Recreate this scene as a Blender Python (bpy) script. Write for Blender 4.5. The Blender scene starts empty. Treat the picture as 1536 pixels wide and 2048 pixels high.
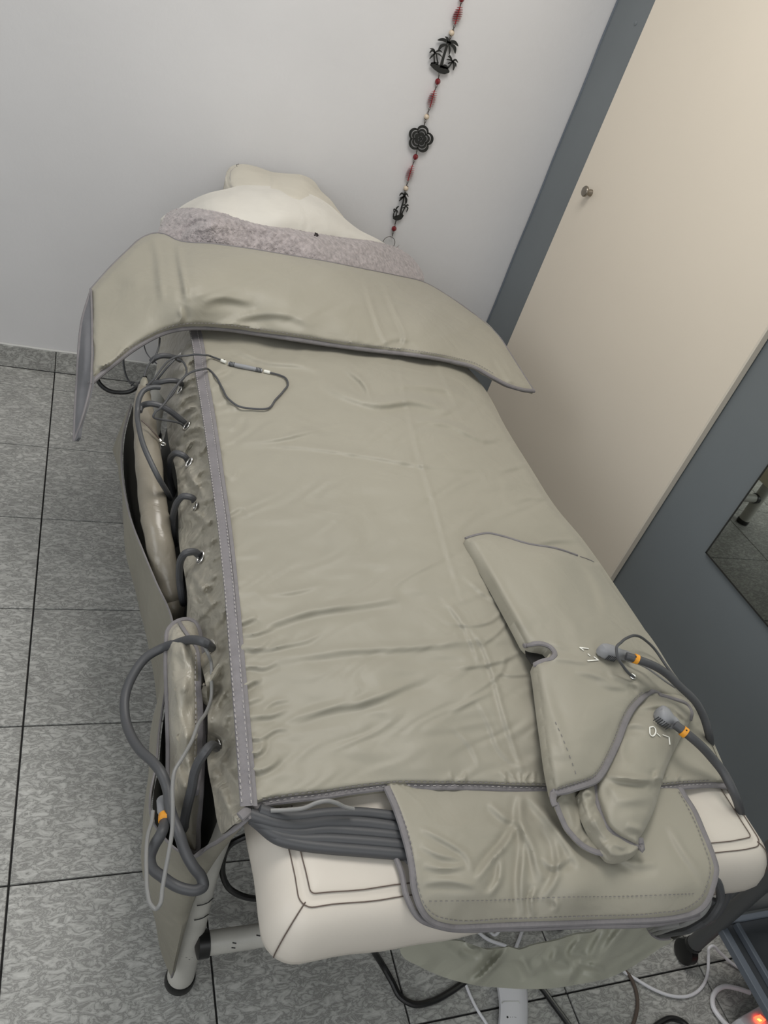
import bpy, math, random
import numpy as np
from mathutils import Matrix, Vector
from mathutils.geometry import delaunay_2d_cdt
random.seed(7); rng = np.random.RandomState(11)
SC = bpy.context.scene; COL = SC.collection

# ------------------------------------------------------------------ camera
F = 1559.132
Rm = np.array(((0.0,)*3,)*3)
def _rot(w):
    t = np.linalg.norm(w); k = w/t
    K = np.array([[0,-k[2],k[1]],[k[2],0,-k[0]],[-k[1],k[0],0]])
    return np.eye(3)+np.sin(t)*K+(1-np.cos(t))*K@K
_c = math.sqrt(.5)
Rm = _rot(np.array([-0.1104,0.4029,-0.0456])) @ np.array([[1,0,0],[0,_c,_c],[0,-_c,_c]])
TILE = 0.33
CAM = np.array([0.0894,-7.2463,4.3778])*TILE
cd = bpy.data.cameras.new('camera'); cam = bpy.data.objects.new('camera', cd); COL.objects.link(cam)
M4 = Matrix.Identity(4)
for i in range(3):
    for j in range(3): M4[i][j] = Rm[j, i]
    M4[i][3] = CAM[i]
cam.matrix_world = M4
cd.sensor_fit = 'VERTICAL'; cd.sensor_height = 36.0; cd.lens = F*36.0/2048.0; cd.clip_start = .02
SC.camera = cam

# ------------------------------------------------------------------ light
w = bpy.data.worlds.new('room_air'); SC.world = w; w.use_nodes = True
w.node_tree.nodes['Background'].inputs[0].default_value = (.9,.95,1,1)
w.node_tree.nodes['Background'].inputs[1].default_value = .12
def area(name, loc, aim, size, power, col, size_y=None):
    d = bpy.data.lights.new(name, 'AREA'); d.energy = power; d.color = col; d.size = size
    if size_y: d.shape = 'RECTANGLE'; d.size_y = size_y
    o = bpy.data.objects.new(name, d); COL.objects.link(o); o.location = loc
    o.rotation_euler = (Vector(aim)-Vector(loc)).to_track_quat('-Z','Y').to_euler()
    return o
area('ceiling_lamp_light', (.55,-1.05,2.44), (.55,-1.05,0), .9, 21, (1,.965,.92))
area('left_fill_light', (-1.6,-1.9,1.5), (.4,-1.1,.3), 1.3, 16, (.93,.97,1), 1.6)  # added fill from the left, no doorway is modelled
area('front_fill_light', (.1,-3.25,1.45), (.5,-1.2,.4), 1.8, 15, (.95,.98,1), 1.5)  # added soft fill behind the camera, no window stands there
SC.view_settings.view_transform = 'Standard'; SC.view_settings.look = 'None'
SC.view_settings.exposure = .12; SC.view_settings.gamma = 1; SC.view_settings.use_curve_mapping = False

# ------------------------------------------------------------------ maths helpers
def ray(x, y): return Rm.T @ np.array([(x-768)/F, -(y-1024)/F, -1.0])
def PZ(x, y, z): d = ray(x, y); return CAM + d*((z-CAM[2])/d[2])
def PX(x, y, v): d = ray(x, y); return CAM + d*((v-CAM[0])/d[0])
def PY(x, y, v): d = ray(x, y); return CAM + d*((v-CAM[1])/d[1])
def PZa(xy, z):
    d = np.stack([(xy[:,0]-768)/F, -(xy[:,1]-1024)/F, -np.ones(len(xy))], 1) @ Rm
    return CAM + d*((z-CAM[2])/d[:,2])[:,None]
def pt(p):
    """(x,y,z) a picture point carried to height z; (x,y,'x'|'y',v) to that wall plane"""
    if len(p) == 3: return PZ(*p)
    return PX(p[0],p[1],p[3]) if p[2] == 'x' else PY(p[0],p[1],p[3])
def zc(s, ox, oy, pts): return [(p[0]/s+ox, p[1]/s+oy)+tuple(p[2:]) for p in pts]
def crom(P, n=8, closed=False):
    P = [np.array(p, float) for p in P]; segs = []; cur = [P[0]]
    if closed: P = P+[P[0]]
    for a in P[1:]:
        if np.allclose(a, cur[-1]): segs.append(cur); cur = [a]
        else: cur.append(a)
    segs.append(cur); single = len(segs) == 1; out = []
    for S in segs:
        if len(S) < 2: continue
        S = np.array(S); m = len(S)
        if closed and single: ext = np.vstack([S[-2], S, S[1]])
        else: ext = np.vstack([2*S[0]-S[1], S, 2*S[-1]-S[-2]])
        for i in range(m-1):
            p0,p1,p2,p3 = ext[i:i+4]
            # centripetal-ish tangents
            d1 = max(np.linalg.norm(p2-p1),1e-9); d0 = max(np.linalg.norm(p1-p0),1e-9); d2 = max(np.linalg.norm(p3-p2),1e-9)
            t1 = ((p1-p0)/d0*d1+(p2-p1)/d1*d0)/(d0+d1)*d1; t2 = ((p2-p1)/d1*d2+(p3-p2)/d2*d1)/(d1+d2)*d1
            for k in range(n):
                t = k/n; t_2=t*t; t_3=t_2*t
                out.append((2*t_3-3*t_2+1)*p1+(t_3-2*t_2+t)*t1+(-2*t_3+3*t_2)*p2+(t_3-t_2)*t2)
    if not closed: out.append(P[-1])
    return np.array(out)
def resample(P, step, closed=False):
    P = np.array(P, float)
    if closed: P = np.vstack([P, P[:1]])
    d = np.r_[0, np.cumsum(np.linalg.norm(np.diff(P, axis=0), axis=1))]
    n = max(2, int(round(d[-1]/step)))
    t = np.linspace(0, d[-1], n+1)
    Q = np.stack([np.interp(t, d, P[:,k]) for k in range(P.shape[1])], 1)
    return Q[:-1] if closed else Q
def seg_dist(Q, P, closed=False):
    """distance, signed side and arc position of points Q to the polyline P"""
    P = np.asarray(P, float)
    if closed: P = np.vstack([P, P[:1]])
    best = np.full(len(Q), 1e18); sg = np.zeros(len(Q)); tt = np.zeros(len(Q))
    L = np.r_[0, np.cumsum(np.linalg.norm(np.diff(P, axis=0), axis=1))]
    for i in range(len(P)-1):
        a, b = P[i], P[i+1]; ab = b-a; l2 = ab@ab
        if l2 < 1e-12: continue
        t = np.clip(((Q-a)@ab)/l2, 0, 1); r = Q-a-t[:,None]*ab; d = np.einsum('ij,ij->i', r, r)
        m = d < best; best[m] = d[m]; sg[m] = np.sign(ab[0]*r[m,1]-ab[1]*r[m,0]); tt[m] = (L[i]+t[m]*(L[i+1]-L[i]))/L[-1]
    return np.sqrt(best), sg, tt
class TPS:
    def __init__(s, pts):
        s.X = np.array([(p[0],p[1]) for p in pts], float)/500.
        z = np.array([p[2] if len(p) == 3 else pt(p)[2] for p in pts], float)
        n = len(z); K = s.k(s.X, s.X)+np.eye(n)*1e-4; Pm = np.c_[np.ones(n), s.X]
        A = np.block([[K, Pm],[Pm.T, np.zeros((3,3))]])
        s.c = np.linalg.lstsq(A, np.r_[z,0,0,0], rcond=None)[0]
    def k(s, A, B):
        r2 = ((A[:,None]-B[None])**2).sum(2); return .5*r2*np.log(r2+1e-12)
    def __call__(s, Q):
        Q = np.asarray(Q, float)/500.; return s.k(Q, s.X)@s.c[:-3]+s.c[-3]+Q@s.c[-2:]
_dirs = rng.randn(40,2); _dirs /= np.linalg.norm(_dirs,axis=1)[:,None]; _ph = rng.rand(40)*6.28
def noise2(Q, scale, seed=0, ani=(1,1), rot=0.):
    """smooth wandering field, scale = wavelength in pixels"""
    Q = np.asarray(Q, float)/scale
    if rot: c,s_=math.cos(rot),math.sin(rot); Q = np.stack([Q[:,0]*c+Q[:,1]*s_, -Q[:,0]*s_+Q[:,1]*c],1)
    Q = Q*np.array(ani)
    wx = np.sin(Q@_dirs[(seed+1)%40]*3.1+_ph[seed%40])+np.sin(Q@_dirs[(seed+2)%40]*5.3+1); wy = np.sin(Q@_dirs[(seed+3)%40]*3.7+_ph[(seed+3)%40])
    Q = Q+.28*np.stack([wx, wy],1); v = 0
    for k in range(6):
        f = 6.28*(.6+.28*k); v = v+np.sin(Q@_dirs[(seed*3+k)%40]*f+_ph[(seed+k*5)%40])/(1+.5*k)
    return v/2.6

# ------------------------------------------------------------------ object helpers
def link_mesh(name, verts, faces, mat, parent=None, smooth=True, sharp=None):
    me = bpy.data.meshes.new(name); me.from_pydata([tuple(map(float,v)) for v in verts], [], [tuple(int(i) for i in f) for f in faces]); me.update()
    o = bpy.data.objects.new(name, me); COL.objects.link(o); me.materials.append(mat)
    if smooth:
        me.polygons.foreach_set('use_smooth', [True]*len(me.polygons))
        if sharp: me.set_sharp_from_angle(angle=math.radians(sharp))
    if parent: o.parent = parent; o.matrix_parent_inverse = parent.matrix_world.inverted()
    return o
def tag(o, label=None, cat=None, group=None, kind=None):
    if label: o['label'] = label
    if cat: o['category'] = cat
    if group: o['group'] = group
    if kind: o['kind'] = kind
    return o
def thing(name, label, cat, loc=(0,0,0), group=None):
    o = bpy.data.objects.new(name, None); COL.objects.link(o); o.location = [float(v) for v in loc]; o.empty_display_size = .05
    o.matrix_world = Matrix.Translation(o.location)
    return tag(o, label, cat, group)
class MB:
    """collects shapes that form ONE part"""
    def __init__(s): s.v=[]; s.f=[]; s.n=0
    def add(s, V, Fc):
        s.v += [tuple(map(float,v)) for v in V]; s.f += [tuple(int(i)+s.n for i in f) for f in Fc]; s.n = len(s.v); return s
    def box(s, lo, hi, bev=0.):
        lo=np.array(lo,float); hi=np.array(hi,float)
        if bev <= 0:
            V=[(x,y,z) for x in (lo[0],hi[0]) for y in (lo[1],hi[1]) for z in (lo[2],hi[2])]
            return s.add(V, [(0,1,3,2),(4,6,7,5),(0,4,5,1),(2,3,7,6),(0,2,6,4),(1,5,7,3)])
        V=[]; idx={}
        for a in (0,1):
            for b in (0,1):
                for c in (0,1):
                    for k in range(3):
                        p=[(lo,hi)[q][i] for i,q in enumerate((a,b,c))]
                        for i,q in enumerate((a,b,c)):
                            if i!=k: p[i]+= bev if q==0 else -bev
                        # vertex lying on face k
                        idx[(a,b,c,k)]=len(V); V.append(p)
        Fc=[]
        for k in range(3):
            i,j=[q for q in range(3) if q!=k]
            for sd in (0,1):
                q=[]
                for (u,v) in ((0,0),(1,0),(1,1),(0,1)):
                    a=[0,0,0]; a[k]=sd; a[i]=u; a[j]=v; q.append(idx[(*a,k)])
                Fc.append(q)
        for k in range(3):
            i,j=[q for q in range(3) if q!=k]
            for u in (0,1):
                for v in (0,1):
                    q=[]
                    for sd,kk in ((0,i),(1,i),(1,j),(0,j)):
                        a=[0,0,0]; a[k]=sd; a[i]=u; a[j]=v; q.append(idx[(*a,kk)])
                    Fc.append(q)
        for a in (0,1):
            for b in (0,1):
                for c in (0,1): Fc.append([idx[(a,b,c,k)] for k in range(3)])
        return s.add(V,Fc)
    def tube(s, P, r, n=10, closed=False, flat=None, up=(0,0,1), cap=True):
        """r: radius or list; flat=(a,b): section scales across / along up"""
        P=np.array(P,float); m=len(P); r=np.full(m,r,float) if np.isscalar(r) else np.interp(np.linspace(0,1,m),np.linspace(0,1,len(r)),r)
        if closed: T=np.roll(P,-1,0)-np.roll(P,1,0)
        else: T=np.gradient(P,axis=0)
        T/=np.maximum(np.linalg.norm(T,axis=1),1e-12)[:,None]
        V=[]; u=None
        for i in range(m):
            if flat is not None or u is None:
                b=np.array(up,float)
                if abs(b@T[i])>.97 and flat is None: b=np.array((1.,.2,0))
            else: b=u
            b=b-(b@T[i])*T[i]; b/=max(np.linalg.norm(b),1e-9); u=b; a=np.cross(b,T[i])
            fa,fb=flat if flat is not None else (1,1)
            for k in range(n):
                th=2*math.pi*k/n; V.append(P[i]+r[i]*(fa*math.cos(th)*a+fb*math.sin(th)*b))
        Fc=[]
        for i in range(m if closed else m-1):
            for k in range(n):
                i2=(i+1)%m; Fc.append((i*n+k,i*n+(k+1)%n,i2*n+(k+1)%n,i2*n+k))
        if cap and not closed:
            V.append(P[0]-T[0]*r[0]*.25); V.append(P[-1]+T[-1]*r[-1]*.25)
            for k in range(n): Fc.append((m*n,(k+1)%n,k)); Fc.append((m*n+1,(m-1)*n+k,(m-1)*n+(k+1)%n))
        return s.add(V,Fc)
    def lathe(s, origin, axis, prof, n=24):
        """prof: (distance along axis, radius)"""
        A=np.array(axis,float); A/=np.linalg.norm(A); b=np.array((0,0,1.)) if abs(A[2])<.9 else np.array((1.,0,0))
        b=b-(b@A)*A; b/=np.linalg.norm(b); a=np.cross(b,A); o=np.array(origin,float); V=[]
        for h,r in prof:
            for k in range(n):
                th=2*math.pi*k/n; V.append(o+A*h+r*(math.cos(th)*a+math.sin(th)*b))
        m=len(prof); Fc=[(i*n+k,i*n+(k+1)%n,(i+1)*n+(k+1)%n,(i+1)*n+k) for i in range(m-1) for k in range(n)]
        Fc.append(tuple(range(n-1,-1,-1))); Fc.append(tuple((m-1)*n+k for k in range(n)))
        return s.add(V,Fc)
    def plate(s, poly, nrm, t):
        """flat polygon (world points, convex or star-like) given thickness t along nrm"""
        poly=np.array(poly,float); nrm=np.array(nrm,float); m=len(poly); V=np.vstack([poly,poly+nrm*t])
        return s.add(V,[tuple(range(m)),tuple(range(2*m-1,m-1,-1))]+[(i,(i+1)%m,m+(i+1)%m,m+i)[::-1] for i in range(m)])
    def build(s, name, mat, parent=None, smooth=True, sharp=35): return link_mesh(name,s.v,s.f,mat,parent,smooth,sharp)

class Sheet:
    """A cloth panel: outline + heights -> fine mesh with folds and a real thickness."""
    def __init__(s, outline, samples, spacing=24, levels=2, folds=(), noise=(), edge=None, closed_cr=True, nseg=6):
        o = crom(outline, nseg, True) if closed_cr else np.array(outline,float)
        s.out = resample(o, spacing*.8, True); s.fine = resample(o, spacing/4, True)
        s.tps = TPS(samples); s.folds = folds; s.noises = noise; s.edge = edge; s.sp = spacing; s.lv = levels
    def z(s, Q):
        Q = np.atleast_2d(np.asarray(Q,float)); z = s.tps(Q)
        for (sc,amp,seed,ani,rot) in s.noises: z = z+amp*noise2(Q,sc,seed,ani,rot)
        for f in s.folds:
            path, amp, w = f[:3]; side = f[3] if len(f) > 3 else .6
            P = crom(path, 5); d, sg, t = seg_dist(Q, P); tp = np.sin(np.pi*np.clip(t,0,1))**.7+.02; sd = d*sg
            z = z+amp*tp*(np.exp(-(sd/w)**2)-side*np.exp(-((sd-1.7*w)/(1.2*w))**2))
        if s.edge:
            d,_,_ = seg_dist(Q, s.fine[::2], True); z = z-s.edge[0]*np.exp(-(d/s.edge[1])**2)
        return z
    def P(s, pts, off=0.):
        Q = np.array([p[:2] for p in pts], float); return PZa(Q, s.z(Q)+off)
    def build(s, name, mat, parent=None, thick=.01, jitter=0., down=False):
        o = s.out; n = len(o); lo=o.min(0); hi=o.max(0); sp=s.sp
        gx,gy = np.meshgrid(np.arange(lo[0],hi[0],sp), np.arange(lo[1],hi[1],sp*.87)); gx = gx+(np.arange(gx.shape[0])%2)[:,None]*sp/2
        G = np.c_[gx.ravel(), gy.ravel()]
        A = o; B = np.roll(o,-1,0); inside = np.zeros(len(G),bool)
        for a,b in zip(A,B):
            c = (a[1]>G[:,1])!=(b[1]>G[:,1]); xx = (b[0]-a[0])*(G[:,1]-a[1])/(b[1]-a[1]+1e-12)+a[0]; inside ^= c&(G[:,0]<xx)
        d,_,_ = seg_dist(G,o,True); G = G[inside&(d>sp*.45)]
        r = delaunay_2d_cdt([Vector((float(p[0]),float(p[1]))) for p in np.vstack([o,G])], [], [list(range(n))], 1, 1e-4)
        V = np.array([tuple(v) for v in r[0]]); T = np.array([f for f in r[2] if len(f)==3])
        for _ in range(s.lv):
            E = {}; VV=[V]; k=len(V); new=[]; NT=[]
            def mid(a,b):
                nonlocal k
                key=(a,b) if a<b else (b,a)
                if key not in E: E[key]=k; new.append((V[a]+V[b])/2); k+=1
                return E[key]
            for a,b,c in T:
                ab,bc,ca = mid(a,b),mid(b,c),mid(c,a); NT += [(a,ab,ca),(ab,b,bc),(ca,bc,c),(ab,bc,ca)]
            V = np.vstack([V,np.array(new)]); T = np.array(NT)
        z = s.z(V); W = PZa(V,z)
        if jitter: W = W+rng.randn(*W.shape)*jitter
        # orient so that the faces look up towards the viewer
        a,b,c = W[T[:,0]],W[T[:,1]],W[T[:,2]]; N = np.cross(b-a,c-a); flip = np.einsum('ij,ij->i',N,CAM-a)<0
        T[flip] = T[flip][:,::-1]; N[flip]*=-1
        VN = np.zeros_like(W)
        for k in range(3): np.add.at(VN, T[:,k], N)
        VN /= np.maximum(np.linalg.norm(VN,axis=1),1e-12)[:,None]
        if down: VN = np.tile(np.array((0,0,1.)),(len(W),1))
        m = len(W); W2 = W-VN*thick; ec={}
        for t in T:
            for i in range(3): e=(t[i],t[(i+1)%3]); ec[e]=1
        bd = [e for e in ec if (e[1],e[0]) not in ec]
        Fc = [tuple(t) for t in T]+[(t[0]+m,t[2]+m,t[1]+m) for t in T]+[(b_,a_,a_+m,b_+m) for a_,b_ in bd]
        ob = link_mesh(name, np.vstack([W,W2]), Fc, mat, parent, True, 60)
        return ob

def stitches(name, P, mat, parent, up_off=.0, length=.0045, gap=.0035, r=.0007):
    P = resample(P, .001) if len(P) > 1 else P; mb = MB(); step = length+gap; i = 0
    d = np.r_[0,np.cumsum(np.linalg.norm(np.diff(P,axis=0),axis=1))]; t = 0
    while t+length < d[-1]:
        a = np.array([np.interp(t,d,P[:,k]) for k in range(3)]); b = np.array([np.interp(t+length,d,P[:,k]) for k in range(3)])
        a[2]+=up_off; b[2]+=up_off; c=(a+b)/2; c[2]+=r*.6; mb.tube([a,c,b], r, 4); t += step
    o = mb.build(name, mat, parent); o['kind']='stuff'; return o

# ------------------------------------------------------------------ materials
def mat(name, col, rough=.6, metal=0, spec=.5, bump=None, vary=None, sheen=0, emit=None, aniso=None, coat=0, crumple=None):
    m = bpy.data.materials.new(name); m.use_nodes = True; nt = m.node_tree; b = nt.nodes['Principled BSDF']
    b.inputs['Base Color'].default_value = (*col,1); b.inputs['Roughness'].default_value = rough; b.inputs['Metallic'].default_value = metal
    b.inputs['Specular IOR Level'].default_value = spec; b.inputs['Sheen Weight'].default_value = sheen; b.inputs['Coat Weight'].default_value = coat
    if sheen: b.inputs['Sheen Roughness'].default_value = .4
    if emit: b.inputs['Emission Color'].default_value = (*emit[0],1); b.inputs['Emission Strength'].default_value = emit[1]
    tc = nt.nodes.new('ShaderNodeTexCoord')
    if vary:   # (scale, amount, detail)
        n = nt.nodes.new('ShaderNodeTexNoise'); n.inputs['Scale'].default_value = vary[0]; n.inputs['Detail'].default_value = vary[2] if len(vary)>2 else 3
        nt.links.new(tc.outputs['Object'], n.inputs['Vector'])
        cr = nt.nodes.new('ShaderNodeValToRGB'); a = vary[1]
        cr.color_ramp.elements[0].position=.3; cr.color_ramp.elements[1].position=.7
        cr.color_ramp.elements[0].color = (*[c*(1-a) for c in col],1); cr.color_ramp.elements[1].color = (*[min(1,c*(1+a)) for c in col],1)
        nt.links.new(n.outputs[0], cr.inputs[0]); nt.links.new(cr.outputs[0], b.inputs['Base Color'])
    if bump:   # (scale, strength, distance)
        n = nt.nodes.new('ShaderNodeTexNoise'); n.inputs['Scale'].default_value = bump[0]; n.inputs['Detail'].default_value = 4
        nt.links.new(tc.outputs['Object'], n.inputs['Vector'])
        bp = nt.nodes.new('ShaderNodeBump'); bp.inputs['Strength'].default_value = bump[1]; bp.inputs['Distance'].default_value = bump[2]
        nt.links.new(n.outputs[0], bp.inputs['Height']); nt.links.new(bp.outputs[0], b.inputs['Normal'])
        if crumple:
            n2 = nt.nodes.new('ShaderNodeTexNoise'); n2.inputs['Scale'].default_value = crumple[0]; n2.inputs['Detail'].default_value = 3; n2.inputs['Distortion'].default_value = 1.2; n2.inputs['Roughness'].default_value = .45
            nt.links.new(tc.outputs['Object'], n2.inputs['Vector']); b2 = nt.nodes.new('ShaderNodeBump'); b2.inputs['Strength'].default_value = crumple[1]; b2.inputs['Distance'].default_value = crumple[2]
            nt.links.new(n2.outputs[0], b2.inputs['Height']); nt.links.new(b2.outputs[0], bp.inputs['Normal'])
    return m
M = dict(
 wall = mat('white_wall_paint',(.66,.655,.66),.75,bump=(70,.25,.002),vary=(2.5,.03)),
 ceil = mat('ceiling_paint',(.75,.75,.74),.8),
 cream = mat('cream_lacquer',(.71,.645,.545),.42,bump=(160,.06,.001),vary=(1.5,.02)),
 grey = mat('blue_grey_paint',(.155,.175,.187),.45,bump=(120,.08,.001),vary=(3,.05)),
 mirror = mat('mirror_glass',(.78,.82,.76),.015,metal=1),
 dark_edge = mat('dark_edge',(.02,.02,.018),.5),
 cloth = mat('beige_coated_nylon',(.318,.300,.245),.5,spec=.35,bump=(900,.12,.0006),vary=(5,.03),sheen=.12,crumple=(9,.35,.012)),
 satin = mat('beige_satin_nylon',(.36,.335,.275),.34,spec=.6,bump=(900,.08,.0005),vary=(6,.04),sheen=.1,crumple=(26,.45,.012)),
 satin2 = mat('brownish_satin_shaded',(.25,.225,.18),.3,spec=.6,bump=(900,.08,.0005),vary=(9,.12),crumple=(18,.3,.01)),  # slightly browner cloth, darkened further for the shade inside the pocket
 lining = mat('grey_lining_nylon',(.15,.152,.162),.55,bump=(500,.2,.0006)),
 inner = mat('recess_shade',(.045,.045,.04),.6),  # near-black colour stands in for shade inside the pocket and sling
 olive = mat('thin_olive_nylon',(.25,.235,.19),.5,bump=(60,.12,.002),vary=(8,.04),crumple=(12,.35,.012)),
 tape = mat('grey_binding_tape',(.19,.18,.185),.7,bump=(700,.4,.0008),vary=(60,.08)),
 strap = mat('grey_webbing',(.185,.175,.185),.6,bump=(600,.4,.0008),vary=(40,.1)),
 thread = mat('grey_thread',(.20,.19,.19),.8),
 threadl = mat('pale_thread',(.42,.40,.39),.8),
 vinyl = mat('cream_vinyl',(.61,.565,.50),.45,spec=.4,bump=(28,.12,.004),vary=(7,.035)),
 seam = mat('dark_seam_thread',(.12,.09,.075),.8),
 pale = mat('pale_nylon_lining',(.36,.36,.295),.33,bump=(60,.12,.002),vary=(5,.12),crumple=(14,.4,.012)),
 sheet = mat('white_cotton_cover',(.60,.58,.53),.85,bump=(60,.25,.003),vary=(14,.03)),
 cover2 = mat('off_white_cover',(.56,.53,.455),.8,bump=(60,.2,.002),vary=(14,.04)),
 terry = mat('mauve_terry',(.38,.34,.34),.95,bump=(420,.9,.003),vary=(90,.28,5),sheen=.4),
 hose = mat('grey_air_hose',(.066,.068,.073),.5,bump=(300,.1,.0006)),
 hosel = mat('light_grey_wire',(.22,.22,.215),.45),
 plug = mat('grey_plug_plastic',(.27,.275,.29),.5),
 rib = mat('dark_grip_slots',(.035,.037,.04),.6),
 orange = mat('orange_band',(.85,.36,.03),.45),
 white = mat('white_plastic',(.74,.74,.77),.4),
 ink = mat('black_print',(.02,.02,.02),.6),
 whitep = mat('white_marking',(.80,.80,.74),.6),
 black = mat('black_rubber',(.008,.008,.008),.4),
 blackm = mat('black_charm_wood',(.012,.013,.012),.55),
 steel = mat('polished_steel',(.75,.74,.70),.2,metal=1),
 nickel = mat('brushed_nickel',(.30,.27,.23),.33,metal=1),
 ring = mat('eyelet_metal',(.78,.77,.74),.28,metal=1),
 tubem = mat('chipped_ivory_enamel',(.50,.49,.45),.4,vary=(22,.1,6)),
 red = mat('red_bead',(.42,.012,.02),.25,spec=.6),
 dred = mat('dark_red_faceted_bead',(.16,.006,.012),.15,spec=.8),
 pearl = mat('pearl_bead',(.60,.50,.38),.2,coat=.6),
 wire = mat('bronze_wire',(.055,.04,.03),.4,metal=.7),
 tray = mat('dark_grey_trolley_metal',(.05,.055,.062),.42,vary=(12,.15)),
 tubeg = mat('grey_trolley_tube',(.085,.088,.09),.5),
 lip = mat('blue_grey_tray_rim',(.13,.15,.18),.4),
 glow = mat('red_switch_lamp',(.6,.02,.01),.3,emit=((1,.05,.02),6)),
 glowc = mat('orange_lamp_core',(.9,.3,.02),.3,emit=((1,.35,.03),9)),
 brown = mat('brown_cord',(.10,.075,.06),.5),
 grout = mat('dark_grout',(.018,.017,.017),.9),
 caulk = mat('white_caulk',(.62,.62,.60),.6),
 lint = mat('dark_lint',(.02,.015,.015),.9),
)
def tile_mat():
    m = bpy.data.materials.new('grey_stone_tile'); m.use_nodes=True; nt=m.node_tree; b=nt.nodes['Principled BSDF']; L=nt.links.new
    tc=nt.nodes.new('ShaderNodeTexCoord'); oi=nt.nodes.new('ShaderNodeObjectInfo')
    ad=nt.nodes.new('ShaderNodeVectorMath'); ad.operation='MULTIPLY_ADD'
    cb=nt.nodes.new('ShaderNodeCombineXYZ'); L(oi.outputs['Random'],cb.inputs[0]); L(oi.outputs['Random'],cb.inputs[1]); L(oi.outputs['Random'],cb.inputs[2])
    L(cb.outputs[0],ad.inputs[0]); ad.inputs[1].default_value=(37,19,53); L(tc.outputs['Object'],ad.inputs[2])
    mp=nt.nodes.new('ShaderNodeMapping'); mp.inputs['Scale'].default_value=(.62,1.25,1); mp.inputs['Rotation'].default_value=(0,0,.12); L(ad.outputs[0],mp.inputs[0])
    n1=nt.nodes.new('ShaderNodeTexNoise'); n1.inputs['Scale'].default_value=58; n1.inputs['Detail'].default_value=5; n1.inputs['Roughness'].default_value=.68; n1.inputs['Distortion'].default_value=.7; L(mp.outputs[0],n1.inputs['Vector'])
    # thin dark veins where the field crosses its middle
    s1=nt.nodes.new('ShaderNodeMath'); s1.operation='SUBTRACT'; L(n1.outputs[0],s1.inputs[0]); s1.inputs[1].default_value=.5
    s2=nt.nodes.new('ShaderNodeMath'); s2.operation='ABSOLUTE'; L(s1.outputs[0],s2.inputs[0])
    cr=nt.nodes.new('ShaderNodeValToRGB'); e=cr.color_ramp.elements; e[0].position=0; e[0].color=(.25,.25,.236,1); e[1].position=.05; e[1].color=(.43,.43,.408,1)
    e2=cr.color_ramp.elements.new(.16); e2.color=(.58,.58,.552,1); L(s2.outputs[0],cr.inputs[0])
    n2=nt.nodes.new('ShaderNodeTexNoise'); n2.inputs['Scale'].default_value=9; n2.inputs['Detail'].default_value=4; L(ad.outputs[0],n2.inputs['Vector'])
    mx=nt.nodes.new('ShaderNodeMix'); mx.data_type='RGBA'; mx.blend_type='MULTIPLY'; mx.inputs[0].default_value=1
    cr2=nt.nodes.new('ShaderNodeValToRGB'); cr2.color_ramp.elements[0].position=.3; cr2.color_ramp.elements[1].position=.7; cr2.color_ramp.elements[0].color=(.80,.80,.80,1); cr2.color_ramp.elements[1].color=(1,1,1,1)
    L(n2.outputs[0],cr2.inputs[0]); L(cr.outputs[0],mx.inputs[6]); L(cr2.outputs[0],mx.inputs[7]); L(mx.outputs[2],b.inputs['Base Color'])
    b.inputs['Roughness'].default_value=.42; b.inputs['Specular IOR Level'].default_value=.4
    bp=nt.nodes.new('ShaderNodeBump'); bp.inputs['Strength'].default_value=.25; bp.inputs['Distance'].default_value=.001; L(s2.outputs[0],bp.inputs['Height']); L(bp.outputs[0],b.inputs['Normal'])
    return m
M['tile']=tile_mat()

# ------------------------------------------------------------------ room shell
YW = .12; XR = 1.489; H = 2.55; XL = -1.75; YF = -3.35
def shell(name, lo, hi, m, parent=None, bev=0):
    return tag(MB().box(lo,hi,bev).build(name,m,parent,False), kind='structure')
floor = shell('floor', (XL,YF,-.08),(XR+.5,YW,-.005), M['grout'])
base = MB().box((-.1637,-.1637,-.006),(.1637,.1637,0),.0012).v
tile_me = None
def tile_at(x0,x1,y0,y1,share=None):
    global tile_me
    full = abs(x1-x0-TILE)<1e-6 and abs(y1-y0-TILE)<1e-6
    g=.0018
    if full and tile_me:
        o = bpy.data.objects.new('tile', tile_me); COL.objects.link(o); o.parent=floor
    else:
        hx,hy=(x1-x0)/2-g,(y1-y0)/2-g
        o = MB().box((-hx,-hy,-.006),(hx,hy,0),.001).build('tile',M['tile'],None,False); o.parent=floor
        if full: tile_me=o.data
    o.location=((x0+x1)/2,(y0+y1)/2,0)
for i in range(-5,6):
    for j in range(-1,11):
        x0,x1=i*TILE,(i+1)*TILE; y1,y0=-j*TILE,-(j+1)*TILE
        if j==-1: y0,y1=0,YW-.009
        if x1>XR+.48 : x1=XR+.48
        if y0<YF: y0=YF
        tile_at(x0,x1,y0,y1)
shell('wall_back',(XL,YW,-.08),(XR+.5,YW+.1,H),M['wall'])
shell('wall_left',(XL-.1,YF,-.08),(XL,YW+.1,H),M['wall'])
shell('wall_front',(XL-.1,YF-.1,-.08),(XR+.6,YF,H),M['wall'])
shell('wall_right',(XR+.5,YF,-.08),(XR+.6,YW+.1,H),M['wall'])
shell('ceiling',(XL-.1,YF-.1,H),(XR+.6,YW+.1,H+.1),M['ceil'])
bbd = shell('baseboard_back',(XL,YW-.003,0),(XR,YW,.079),M['grout'])
for i in range(-5,5):
    x0=i*TILE; x1=min((i+1)*TILE,XR)
    o=MB().box((x0+.0012,YW-.0105,.0015),(x1-.0012,YW-.002,.077),.001).build('tile',M['tile'],None,False); o.parent=bbd
cp=np.array([(x, YW-.004, .0785) for x in np.arange(XL,XR,.03)]); cp[:,2]+=rng.randn(len(cp))*.0006
MB().tube(cp,.0042,6).build('caulk_line',M['caulk'],bbd)
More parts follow.
